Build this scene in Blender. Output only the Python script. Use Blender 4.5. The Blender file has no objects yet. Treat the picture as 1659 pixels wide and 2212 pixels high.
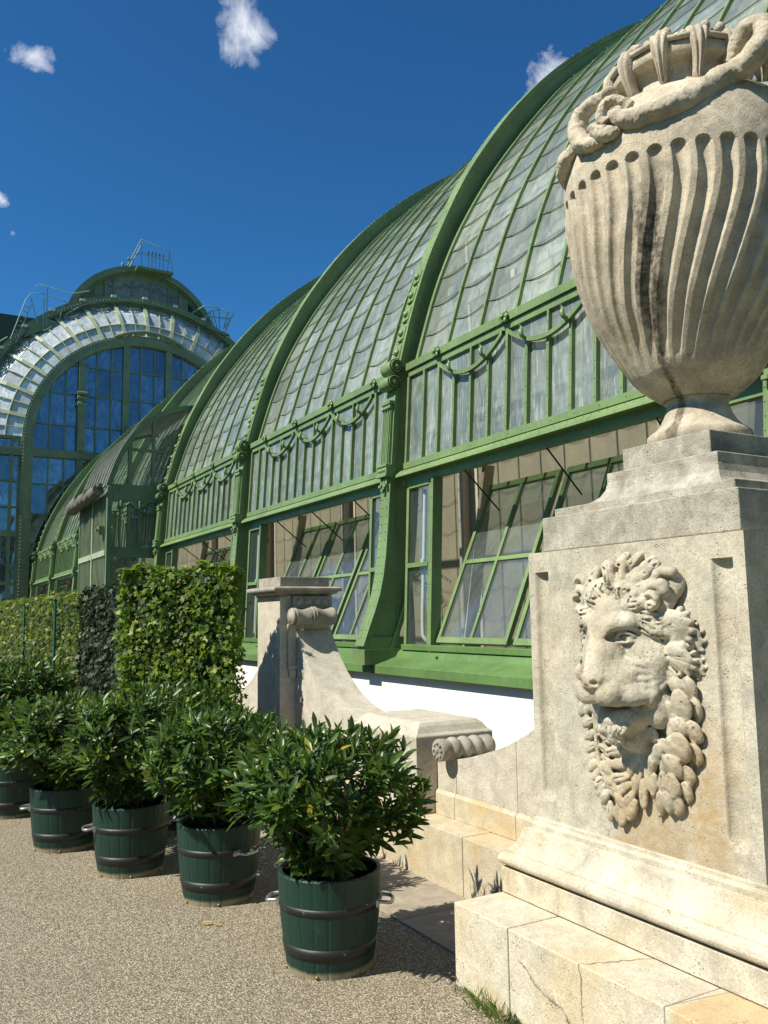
import bpy, math, random
import numpy as np
from mathutils import Vector, Matrix, noise as mnoise
R=math.radians; PI=math.pi
random.seed(7); rng=np.random.default_rng(7)
SC=bpy.context.scene; COL=SC.collection
# ---------------------------------------------------------------- camera
PITCH,YAW,ROLL=R(7.022),R(29.558),R(0.857)
cf=Vector((math.sin(YAW)*math.cos(PITCH),math.cos(YAW)*math.cos(PITCH),math.sin(PITCH)))
cr=Vector((math.cos(YAW),-math.sin(YAW),0)); cu=cr.cross(cf)
cr2=cr*math.cos(ROLL)-cu*math.sin(ROLL); cu2=cr*math.sin(ROLL)+cu*math.cos(ROLL)
cam=bpy.data.cameras.new('camera'); camo=bpy.data.objects.new('camera',cam); COL.objects.link(camo)
M=Matrix((cr2,cu2,-cf)).transposed().to_4x4(); M.translation=(0,0,1.6); camo.matrix_world=M
cam.sensor_fit='HORIZONTAL'; cam.sensor_width=36; cam.lens=39.94; cam.clip_end=5000; cam.clip_start=.05
SC.camera=camo
# ---------------------------------------------------------------- sky and sun
SUN_E,SUN_A=49.0,273.0          # elevation, azimuth clockwise from +Y
w=bpy.data.worlds.new('World'); SC.world=w; w.use_nodes=True
nt=w.node_tree; nt.nodes.clear(); N=nt.nodes.new; L=nt.links.new
sky=N('ShaderNodeTexSky'); sky.sky_type='NISHITA'; sky.sun_disc=False
sky.sun_elevation=R(SUN_E); sky.sun_rotation=R(SUN_A); sky.air_density=1.0; sky.dust_density=.15; sky.ozone_density=3.5; sky.altitude=300
hs=N('ShaderNodeHueSaturation'); hs.inputs['Saturation'].default_value=1.0; hs.inputs['Value'].default_value=.70
tn=N('ShaderNodeMix'); tn.data_type='RGBA'; tn.blend_type='MULTIPLY'; tn.inputs['Factor'].default_value=1; L(sky.outputs[0],tn.inputs['A']); tn.inputs['B'].default_value=(.60,1.23,1.46,1); gmn=N('ShaderNodeGamma'); gmn.inputs['Gamma'].default_value=1.24; L(tn.outputs['Result'],gmn.inputs['Color']); L(gmn.outputs[0],hs.inputs['Color'])
tc=N('ShaderNodeTexCoord')
def cloud_mask(d,rad,thr,seed,sc,squash=(1,1,1)):
    """fluffy mask around world direction d"""
    d=Vector(d).normalized()
    sub=N('ShaderNodeVectorMath'); sub.operation='SUBTRACT'; L(tc.outputs['Generated'],sub.inputs[0]); sub.inputs[1].default_value=d
    mp=N('ShaderNodeVectorMath'); mp.operation='MULTIPLY'; L(sub.outputs[0],mp.inputs[0]); mp.inputs[1].default_value=squash
    ln=N('ShaderNodeVectorMath'); ln.operation='LENGTH'; L(mp.outputs[0],ln.inputs[0])
    dv=N('ShaderNodeMath'); dv.operation='DIVIDE'; L(ln.outputs['Value'],dv.inputs[0]); dv.inputs[1].default_value=rad
    nz=N('ShaderNodeTexNoise'); nz.inputs['Scale'].default_value=sc; nz.inputs['Detail'].default_value=9; nz.inputs['Roughness'].default_value=.62; nz.inputs['Distortion'].default_value=.5
    ad=N('ShaderNodeVectorMath'); L(tc.outputs['Generated'],ad.inputs[0]); ad.inputs[1].default_value=(seed,seed*.7,seed*.3); L(ad.outputs[0],nz.inputs['Vector'])
    m1=N('ShaderNodeMath'); m1.operation='MULTIPLY_ADD'; L(nz.outputs['Fac'],m1.inputs[0]); m1.inputs[1].default_value=2.6; m1.inputs[2].default_value=thr-1.3
    m2=N('ShaderNodeMath'); m2.operation='SUBTRACT'; L(m1.outputs[0],m2.inputs[0]); L(dv.outputs[0],m2.inputs[1])
    m3=N('ShaderNodeMath'); m3.operation='MULTIPLY'; m3.use_clamp=True; L(m2.outputs[0],m3.inputs[0]); m3.inputs[1].default_value=1.0
    return m3.outputs[0]
def pdir(px,py):
    return cf+cr2*((px-829.5)/1840.7)+cu2*((1106-py)/1840.7)
masks=[cloud_mask(pdir(530,70),.034,.85,3,22,(1,1,.95)),cloud_mask(pdir(490,105),.026,.62,5,26,(1,1,1.1)),cloud_mask(pdir(72,120),.030,.55,9,24,(1,1,1.8)),
       cloud_mask(pdir(1190,180),.034,.85,13,30,(1,1,1.2)),cloud_mask(pdir(1345,80),.018,.55,17,36),cloud_mask(pdir(-2,428),.012,.5,19,36),cloud_mask(pdir(30,505),.01,.1,23,40),
       cloud_mask((-.62,-.45,.62),.40,.68,31,4.2),cloud_mask((-.3,-.85,.42),.36,.6,37,5.0),cloud_mask((-.9,.1,.14),.25,.4,47,6,(1,1,2))]  # this row: out-of-view clouds added for glass reflections and neutral fill light
acc=masks[0]
for m in masks[1:]:
    mx=N('ShaderNodeMath'); mx.operation='MAXIMUM'; L(acc,mx.inputs[0]); L(m,mx.inputs[1]); acc=mx.outputs[0]
mix=N('ShaderNodeMix'); mix.data_type='RGBA'; L(acc,mix.inputs['Factor']); L(hs.outputs[0],mix.inputs['A']); mix.inputs['B'].default_value=(13,13.4,14.4,1)
bg=N('ShaderNodeBackground'); bg.inputs['Strength'].default_value=.052; L(mix.outputs['Result'],bg.inputs['Color'])
ow=N('ShaderNodeOutputWorld'); L(bg.outputs[0],ow.inputs[0])
sl=bpy.data.lights.new('sun','SUN'); sl.energy=5.0; sl.angle=R(.53); sl.color=(1,.935,.80)
so=bpy.data.objects.new('sun',sl); COL.objects.link(so)
sd=Vector((math.cos(R(SUN_E))*math.sin(R(SUN_A)),math.cos(R(SUN_E))*math.cos(R(SUN_A)),math.sin(R(SUN_E))))
so.rotation_euler=sd.to_track_quat('Z','Y').to_euler(); so.location=sd*60
SC.view_settings.view_transform='Standard'; SC.view_settings.look='None'; SC.view_settings.exposure=.58; SC.view_settings.gamma=1
SC.cycles.transparent_max_bounces=16; SC.cycles.max_bounces=8; SC.cycles.caustics_reflective=False; SC.cycles.caustics_refractive=False
# ---------------------------------------------------------------- object helpers
def link(o,parent=None):
    COL.objects.link(o)
    if parent is not None: o.parent=parent
    return o
def tag(o,label=None,cat=None,group=None,kind=None):
    if label: o['label']=label
    if cat: o['category']=cat
    if group: o['group']=group
    if kind: o['kind']=kind
    return o
def thing(name,label,cat,loc=(0,0,0),rz=0,group=None):
    o=bpy.data.objects.new(name,None); o.location=loc; o.rotation_euler=(0,0,rz); o.empty_display_size=.1
    link(o); return tag(o,label,cat,group)
def copy_tree(o,parent=None):
    c=o.copy(); link(c,parent)
    for ch in list(o.children): copy_tree(ch,c)
    return c
class MB:
    def __init__(s): s.v=[]; s.f=[]; s.sm=[]; s.n=0
    def add(s,vs,fs,smooth=False):
        o=s.n; s.v.extend([tuple(v) for v in vs]); s.n+=len(vs)
        s.f.extend([tuple(i+o for i in f) for f in fs]); s.sm.extend([smooth]*len(fs)); return s
    def box(s,x0,x1,y0,y1,z0,z1):
        vs=[(x,y,z) for z in (z0,z1) for y in (y0,y1) for x in (x0,x1)]
        return s.add(vs,[(0,2,3,1),(4,5,7,6),(0,1,5,4),(2,6,7,3),(0,4,6,2),(1,3,7,5)])
    def hexa(s,a,b):
        """a,b: matching quads"""
        return s.add(list(a)+list(b),[(3,2,1,0),(4,5,6,7),(0,1,5,4),(1,2,6,5),(2,3,7,6),(3,0,4,7)])
    def beam(s,p,q,wd,ht,up=(0,0,1)):
        p,q=Vector(p),Vector(q); d=(q-p).normalized(); u=Vector(up); sd_=d.cross(u)
        if sd_.length<1e-4: sd_=d.cross(Vector((1,0,0)))
        sd_.normalize(); u=sd_.cross(d); a,b=sd_*wd/2,u*ht/2
        return s.hexa([p-a-b,p+a-b,p+a+b,p-a+b],[q-a-b,q+a-b,q+a+b,q-a+b])
    def tube(s,pts,r,n=8,closed=False,caps=True,smooth=True):
        pts=[Vector(p) for p in pts]; m=len(pts); rs=r if isinstance(r,(list,tuple)) else [r]*m
        vs=[];fs=[]; prev=None
        for i,p in enumerate(pts):
            if closed: t=pts[(i+1)%m]-pts[i-1]
            else: t=pts[min(i+1,m-1)]-pts[max(i-1,0)]
            t.normalize()
            if prev is None:
                a=Vector((0,0,1)) if abs(t.z)<.9 else Vector((1,0,0)); nn=t.cross(a).normalized()
            else:
                nn=prev-t*prev.dot(t)
                nn=nn.normalized() if nn.length>1e-6 else t.orthogonal().normalized()
            prev=nn; bb=t.cross(nn)
            for k in range(n):
                a=2*PI*k/n; vs.append(p+(nn*math.cos(a)+bb*math.sin(a))*rs[i])
        for i in range(m if closed else m-1):
            j=(i+1)%m
            for k in range(n):
                l=(k+1)%n; fs.append((i*n+k,i*n+l,j*n+l,j*n+k))
        s.add(vs,fs,smooth)
        if caps and not closed: s.add([vs[k] for k in range(n)],[tuple(reversed(range(n)))]); s.add(vs[-n:],[tuple(range(n))])
        return s
    def lathe(s,prof,n=48,c=(0,0,0),axis='Z',smooth=True,caps=True):
        vs=[];fs=[]; m=len(prof)
        for r,z in prof:
            for k in range(n):
                a=2*PI*k/n; x,y=r*math.cos(a),r*math.sin(a)
                vs.append({'Z':(c[0]+x,c[1]+y,c[2]+z),'X':(c[0]+z,c[1]+x,c[2]+y),'Y':(c[0]+x,c[1]+z,c[2]+y)}[axis])
        for i in range(m-1):
            for k in range(n):
                l=(k+1)%n; f=(i*n+k,i*n+l,(i+1)*n+l,(i+1)*n+k); fs.append(f if axis!='Y' else f[::-1])
        s.add(vs,fs,smooth)
        if caps:
            if prof[0][0]>1e-4: s.add(vs[:n],[tuple(reversed(range(n)))])
            if prof[-1][0]>1e-4: s.add(vs[-n:],[tuple(range(n))])
        return s
    def extrude(s,poly,a0,a1,plane='XZ',smooth=False):
        """poly of 2D pts extruded along the third axis"""
        def P(p,a): return {'XZ':(p[0],a,p[1]),'YZ':(a,p[0],p[1]),'XY':(p[0],p[1],a)}[plane]
        n=len(poly); vs=[P(p,a0) for p in poly]+[P(p,a1) for p in poly]
        fs=[(i,(i+1)%n,n+(i+1)%n,n+i) for i in range(n)]
        s.add(vs,fs,smooth); s.add(vs[:n],[tuple(reversed(range(n)))]); s.add(vs[n:],[tuple(range(n))]); return s
    def grid(s,rows,smooth=True,flip=False):
        m=len(rows); n=len(rows[0]); vs=[p for r in rows for p in r]
        fs=[(i*n+j,i*n+j+1,(i+1)*n+j+1,(i+1)*n+j) for i in range(m-1) for j in range(n-1)]
        if flip: fs=[f[::-1] for f in fs]
        return s.add(vs,fs,smooth)
    def ball(s,c,r,n=12,m=8,sc=(1,1,1)):
        prof=[(max(1e-5,math.sin(PI*i/m)),-math.cos(PI*i/m)) for i in range(m+1)]
        vs=[];fs=[]
        for pr,pz in prof:
            for k in range(n):
                a=2*PI*k/n; vs.append((c[0]+r*sc[0]*pr*math.cos(a),c[1]+r*sc[1]*pr*math.sin(a),c[2]+r*sc[2]*pz))
        for i in range(m):
            for k in range(n):
                l=(k+1)%n; fs.append((i*n+k,i*n+l,(i+1)*n+l,(i+1)*n+k))
        return s.add(vs,fs,True)
    def rivet(s,p,nrm,r=.012,h=.6,n=6):
        p=Vector(p); nrm=Vector(nrm).normalized(); a=nrm.orthogonal().normalized(); b=nrm.cross(a)
        vs=[p+(a*math.cos(2*PI*k/n)+b*math.sin(2*PI*k/n))*r for k in range(n)]
        vs+=[p+nrm*r*h*.8+(a*math.cos(2*PI*k/n)+b*math.sin(2*PI*k/n))*r*.62 for k in range(n)]+[p+nrm*r*h*1.1]
        fs=[(k,(k+1)%n,n+(k+1)%n,n+k) for k in range(n)]+[(n+k,n+(k+1)%n,2*n) for k in range(n)]
        return s.add(vs,fs,True)
    def build(s,name,mat,parent=None,bevel=0,seg=2,weld=False,recalc=True):
        off=Vector((0,0,0)); q=parent
        while q is not None: off+=q.location; q=q.parent
        me=bpy.data.meshes.new(name); me.from_pydata([(v[0]-off.x,v[1]-off.y,v[2]-off.z) for v in s.v],[],s.f)
        me.polygons.foreach_set('use_smooth',s.sm); 
        if recalc and s.n<400000:
            import bmesh
            b=bmesh.new(); b.from_mesh(me)
            if weld: bmesh.ops.remove_doubles(b,verts=b.verts,dist=1e-5)
            bmesh.ops.recalc_face_normals(b,faces=b.faces); b.to_mesh(me); b.free()
        me.materials.append(mat); o=bpy.data.objects.new(name,me); link(o,parent)
        if bevel:
            m=o.modifiers.new('bevel','BEVEL'); m.width=bevel; m.segments=seg; m.limit_method='ANGLE'; m.angle_limit=R(35)
        return o
def up(parent,*mbs): pass
def catmull(pts,n=6):
    out=[]; P=[Vector(p) for p in pts]; P=[2*P[0]-P[1]]+P+[2*P[-1]-P[-2]]
    for i in range(1,len(P)-2):
        for k in range(n):
            t=k/n; a,b,c,d=P[i-1:i+3]
            out.append(.5*((2*b)+(c-a)*t+(2*a-5*b+4*c-d)*t*t+(3*b-a-3*c+d)*t**3))
    out.append(P[-2]); return out
# ---------------------------------------------------------------- materials
def newmat(name):
    m=bpy.data.materials.new(name); m.use_nodes=True; t=m.node_tree; t.nodes.clear()
    o=t.nodes.new('ShaderNodeOutputMaterial'); p=t.nodes.new('ShaderNodeBsdfPrincipled'); t.links.new(p.outputs[0],o.inputs[0])
    return m,t,p,o
def nz(t,scale,detail=5,rough=.6,vec=None,dist=0):
    n=t.nodes.new('ShaderNodeTexNoise'); n.inputs['Scale'].default_value=scale; n.inputs['Detail'].default_value=detail; n.inputs['Roughness'].default_value=rough; n.inputs['Distortion'].default_value=dist
    if vec is not None: t.links.new(vec,n.inputs['Vector'])
    return n.outputs['Fac']
def ramp(t,fac,stops):
    r=t.nodes.new('ShaderNodeValToRGB'); t.links.new(fac,r.inputs[0]); e=r.color_ramp.elements
    while len(e)<len(stops): e.new(.5)
    for q,(p,c) in zip(e,stops): q.position=p; q.color=(c,c,c,1) if isinstance(c,(int,float)) else (*c,1)
    return r.outputs[0]
def mixc(t,f,a,b,mode='MIX'):
    m=t.nodes.new('ShaderNodeMix'); m.data_type='RGBA'; m.blend_type=mode
    for s,x in (('Factor',f),('A',a),('B',b)):
        if isinstance(x,(int,float)): m.inputs[s].default_value=x if s=='Factor' else (x,x,x,1)
        elif isinstance(x,tuple): m.inputs[s].default_value=(*x,1)
        else: t.links.new(x,m.inputs[s])
    return m.outputs['Result']
def mth(t,op,a,b=None,clamp=False):
    m=t.nodes.new('ShaderNodeMath'); m.operation=op; m.use_clamp=clamp
    for i,x in enumerate((a,b)):
        if x is None: continue
        if isinstance(x,(int,float)): m.inputs[i].default_value=x
        else: t.links.new(x,m.inputs[i])
    return m.outputs[0]
def bump(t,p,h,strength,dist,prev=None):
    b=t.nodes.new('ShaderNodeBump'); b.inputs['Strength'].default_value=strength; b.inputs['Distance'].default_value=dist
    t.links.new(h,b.inputs['Height'])
    if prev is not None: t.links.new(prev,b.inputs['Normal'])
    t.links.new(b.outputs[0],p.inputs['Normal']); return b.outputs[0]
def coord(t,kind='Object',scale=None):
    c=t.nodes.new('ShaderNodeTexCoord'); o=c.outputs[kind]
    if kind=='World': pass
    if scale:
        m=t.nodes.new('ShaderNodeMapping'); m.inputs['Scale'].default_value=scale; t.links.new(o,m.inputs[0]); o=m.outputs[0]
    return o
def wpos(t,scale=None):
    g=t.nodes.new('ShaderNodeNewGeometry'); o=g.outputs['Position']
    if scale:
        m=t.nodes.new('ShaderNodeMapping'); m.inputs['Scale'].default_value=scale; t.links.new(o,m.inputs[0]); o=m.outputs[0]
    return o
def sepxyz(t,v):
    s=t.nodes.new('ShaderNodeSeparateXYZ'); t.links.new(v,s.inputs[0]); return s.outputs
def stone(name,light=(.66,.58,.45),dark=(.43,.37,.28),ochre=(.50,.36,.17),ochre_amt=.35,grime=.3,joints=None,bstr=.55,seed=0.0,pits=1.0):
    m,t,p,o=newmat(name)
    P=wpos(t); mp=t.nodes.new('ShaderNodeMapping'); mp.inputs['Location'].default_value=(seed,seed*.6,seed*.3); t.links.new(P,mp.inputs[0]); V=mp.outputs[0]
    big=nz(t,2.1,6,.62,V,.6); med=nz(t,9,6,.65,V,.3); fine=nz(t,120,3,.7,V); grit=nz(t,420,2,.6,V)
    c=mixc(t,ramp(t,med,[(.36,0),(.66,1)]),dark,light)
    c=mixc(t,mth(t,'MULTIPLY',ramp(t,big,[(.46,0),(.62,1)]),ochre_amt),c,ochre)
    st=wpos(t,(6,6,1.1)); streak=nz(t,2.6,6,.7,st,.2)
    c=mixc(t,mth(t,'MULTIPLY',ramp(t,streak,[(.56,0),(.72,1)]),grime),c,(.13,.12,.09))
    v=t.nodes.new('ShaderNodeTexVoronoi'); v.inputs['Scale'].default_value=85; v.inputs['Randomness'].default_value=1; t.links.new(V,v.inputs['Vector'])
    gate=ramp(t,nz(t,14,3,.6,V),[(.54,0),(.66,1)])
    pit=mth(t,'MULTIPLY',ramp(t,v.outputs['Distance'],[(.08,1),(.30,0)]),gate)
    pit=mth(t,'MULTIPLY',pit,pits)
    c=mixc(t,mth(t,'MULTIPLY',pit,.55),c,(.16,.14,.10))
    c=mixc(t,ramp(t,fine,[(.32,.45),(.62,0)]),c,(.20,.17,.12))
    c=mixc(t,ramp(t,nz(t,4.5,8,.75,V,.8),[(.52,0),(.68,.40)]),c,(.27,.245,.19))
    if joints: c=joints(t,c,P)
    t.links.new(c,p.inputs['Base Color']); p.inputs['Roughness'].default_value=.9; p.inputs['Specular IOR Level'].default_value=.2
    b1=bump(t,p,fine,bstr*.9,.006); b2=bump(t,p,grit,bstr*.8,.003,b1); b3=bump(t,p,mth(t,'SUBTRACT',1,pit),.9,.006,b2); bump(t,p,med,.35,.02,b3)
    return m
def green_paint(name,base=(.20,.30,.145),var=.35,rough=.42,rust=.25,spec=.5):
    m,t,p,o=newmat(name); P=wpos(t)
    n1=nz(t,1.6,5,.6,P); n2=nz(t,14,4,.6,P); st=nz(t,3,5,.7,wpos(t,(9,9,.8)))
    c=mixc(t,ramp(t,n1,[(.35,0),(.65,1)]),tuple(x*.82 for x in base),tuple(x*1.12 for x in base))
    c=mixc(t,mth(t,'MULTIPLY',ramp(t,st,[(.50,0),(.70,1)]),rust*1.6,True),c,(.075,.10,.045))
    dn=nz(t,30,6,.75,wpos(t,(1,1,.5)),.6); c=mixc(t,mth(t,'MULTIPLY',ramp(t,dn,[(.60,0),(.68,1)]),.55),c,(.09,.075,.04))
    c=mixc(t,mth(t,'MULTIPLY',ramp(t,n2,[(.58,0),(.7,1)]),var*.4),c,(.30,.38,.24))
    t.links.new(c,p.inputs['Base Color']); p.inputs['Roughness'].default_value=rough; p.inputs['Specular IOR Level'].default_value=spec
    t.links.new(ramp(t,n2,[(.3,rough-.08),(.7,rough+.18)]),p.inputs['Roughness'])
    bump(t,p,n2,.12,.01); return m
def glass_mat(name,milk=(.42,.47,.46),milk_f=.62,streaks=0,rough=.08,tint=(.8,.87,.84),wav=.25):
    """single pane: dirty milky film over clear glass"""
    m,t,p,o=newmat(name); P=wpos(t)
    n1=nz(t,.9,4,.6,P,.4); n2=nz(t,4.5,5,.65,wpos(t,(1,1,.6)),.8)
    rnd=t.nodes.new('ShaderNodeNewGeometry').outputs['Random Per Island']
    c=mixc(t,ramp(t,n2,[(.35,0),(.68,1)]),tuple(x*.62 for x in milk),tuple(x*1.25 for x in milk))
    c=mixc(t,ramp(t,rnd,[(0,0),(.5,.25),(1,.70)]),c,tuple(x*.42 for x in milk))
    f=mth(t,'MULTIPLY',ramp(t,n1,[(.3,.78),(.7,1.12)]),milk_f)
    if streaks:
        s1=nz(t,5.5,6,.72,wpos(t,(5,5,.42)),.5)
        k=ramp(t,s1,[(.52,0),(.68,1)])
        c=mixc(t,mth(t,'MULTIPLY',k,streaks),c,(.72,.76,.74)); f=mth(t,'ADD',f,mth(t,'MULTIPLY',k,.3*streaks),True)
    t.links.new(c,p.inputs['Base Color']); p.inputs['Roughness'].default_value=rough; p.inputs['Specular IOR Level'].default_value=.75
    tr=t.nodes.new('ShaderNodeBsdfTransparent'); tr.inputs[0].default_value=(*tint,1)
    gl=t.nodes.new('ShaderNodeBsdfGlossy'); gl.inputs['Roughness'].default_value=.02
    gm=t.nodes.new('ShaderNodeNewGeometry'); dt=t.nodes.new('ShaderNodeVectorMath'); dt.operation='DOT_PRODUCT'; t.links.new(gm.outputs['Incoming'],dt.inputs[0]); t.links.new(gm.outputs['Normal'],dt.inputs[1])
    k5=mth(t,'POWER',mth(t,'SUBTRACT',1,mth(t,'ABSOLUTE',dt.outputs['Value']),True),4.0); frn=mth(t,'ADD',mth(t,'MULTIPLY',k5,.9),.07,True)
    clear=t.nodes.new('ShaderNodeMixShader'); t.links.new(frn,clear.inputs[0])
    t.links.new(tr.outputs[0],clear.inputs[1]); t.links.new(gl.outputs[0],clear.inputs[2])
    mx=t.nodes.new('ShaderNodeMixShader'); t.links.new(f,mx.inputs[0]); t.links.new(clear.outputs[0],mx.inputs[1]); t.links.new(p.outputs[0],mx.inputs[2])
    t.links.new(mx.outputs[0],o.inputs[0])
    b=t.nodes.new('ShaderNodeBump'); b.inputs['Strength'].default_value=wav; b.inputs['Distance'].default_value=.02; t.links.new(nz(t,1.7,2,.5,P),b.inputs['Height'])
    for q in (p,gl): t.links.new(b.outputs[0],q.inputs['Normal'])
    return m
def plain(name,c,rough=.6,metal=0,spec=.5):
    m,t,p,o=newmat(name); P=wpos(t)
    k=nz(t,11,5,.6,P); t.links.new(mixc(t,k,tuple(x*.75 for x in c),tuple(min(1,x*1.2) for x in c)),p.inputs['Base Color'])
    p.inputs['Roughness'].default_value=rough; p.inputs['Metallic'].default_value=metal; p.inputs['Specular IOR Level'].default_value=spec
    bump(t,p,k,.1,.005); return m
def leaf_mat(name,cols,rough=.32,trans=.25,tcol=(.25,.42,.05),spec=.5):
    m,t,p,o=newmat(name); g=t.nodes.new('ShaderNodeNewGeometry')
    c=ramp(t,g.outputs['Random Per Island'],cols)
    c=mixc(t,ramp(t,nz(t,2.3,4,.6,g.outputs['Position']),[(.35,.35),(.65,0)]),c,tuple(x*.4 for x in cols[0][1]))
    t.links.new(c,p.inputs['Base Color']); p.inputs['Roughness'].default_value=rough; p.inputs['Specular IOR Level'].default_value=spec
    tl=t.nodes.new('ShaderNodeBsdfTranslucent'); tl.inputs[0].default_value=(*tcol,1)
    mx=t.nodes.new('ShaderNodeMixShader'); mx.inputs[0].default_value=trans
    t.links.new(p.outputs[0],mx.inputs[1]); t.links.new(tl.outputs[0],mx.inputs[2]); t.links.new(mx.outputs[0],o.inputs[0])
    return m
GREEN=green_paint('green_paint',(.160,.242,.092)); GREEN_D=green_paint('green_paint_dull',(.13,.20,.10),.3,.5,.45)
ROOFGLASS=glass_mat('roof_glass',(.56,.63,.56),.48); FRGLASS=glass_mat('frieze_glass',(.31,.37,.33),.70,.5)
CLEAR=glass_mat('window_glass',(.35,.42,.45),.10,0,.05); SASHGLASS=glass_mat('sash_glass',(.30,.36,.38),.22,.15,.05)
CREAM=plain('cream_paint',(.44,.375,.27),.7); DARKMETAL=plain('dark_metal',(.03,.03,.028),.45,.5); WHITEP=plain('white_pipe',(.75,.74,.70),.45)
# ================================================================ long glasshouse wing
RIBP=[(5.374,1.214),(5.422,1.349),(5.536,1.62),(5.636,1.897),(5.723,2.317),(5.782,2.886),(5.816,3.318),(5.866,3.903),(5.911,4.497),(5.97,4.952),(6.085,5.426),(6.225,5.93),(6.335,6.27),(6.467,6.638),(6.671,7.137),(7.207,8.2),(7.762,9.054),(8.347,9.816),(9.169,10.688),(10.27,11.615),(11.4,12.38),(12.5,12.98),(14,13.6),(16,14.0)]
GLP=[(6.21,5.12),(6.36,5.62),(6.549,6.205),(6.79,6.80),(7.075,7.38),(7.51,8.11),(8.0,8.81),(8.68,9.68),(9.433,10.516),(10.5,11.4),(12,12.3),(14,13.1),(16,13.5)]
def resample(pts,step):
    c=[Vector((p[0],0,p[1])) for p in pts]; c=catmull(c,10); out=[c[0]]; acc=0
    d=0
    L_=[0]
    for a,b in zip(c,c[1:]): L_.append(L_[-1]+(b-a).length)
    n=max(2,round(L_[-1]/step)); res=[]
    j=0
    for i in range(n+1):
        s=L_[-1]*i/n
        while j<len(L_)-2 and L_[j+1]<s: j+=1
        t=(s-L_[j])/max(1e-9,L_[j+1]-L_[j]); p=c[j].lerp(c[j+1],t); res.append((p.x,p.z))
    return res
def normals(P):
    out=[]
    for i in range(len(P)):
        a=P[max(i-1,0)]; b=P[min(i+1,len(P)-1)]; dx,dz=b[0]-a[0],b[1]-a[1]; l=math.hypot(dx,dz); out.append((-dz/l,dx/l))
    return out
RP=resample(RIBP,.25); RN=normals(RP); GP=resample(GLP,.12); GN=normals(GP)
def ribp_at(z):
    for a,b in zip(RP,RP[1:]):
        if a[1]<=z<=b[1]:
            t=(z-a[1])/(b[1]-a[1]); return a[0]+(b[0]-a[0])*t
    return RP[-1][0]
PERIOD=6.12; Y0=10.07
wing=thing('glasshouse_wing','long curved green iron and glass greenhouse wing with riveted arched ribs and tilted open windows','greenhouse',(5.6,Y0,0))
def strip(mb,P,Nn,o0,o1,y0,y1):
    rows=[]
    for p,n in zip(P,Nn):
        a=(p[0]+n[0]*o0,p[1]+n[1]*o0); b=(p[0]+n[0]*o1,p[1]+n[1]*o1)
        rows.append([(a[0],y0,a[1]),(a[0],y1,a[1]),(b[0],y1,b[1]),(b[0],y0,b[1]),(a[0],y0,a[1])])
    mb.grid(rows,False); mb.add(rows[0][:4],[(0,1,2,3)]); mb.add(rows[-1][:4],[(0,1,2,3)])
def dep(z): return .42 if z>2.2 else .42
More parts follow.
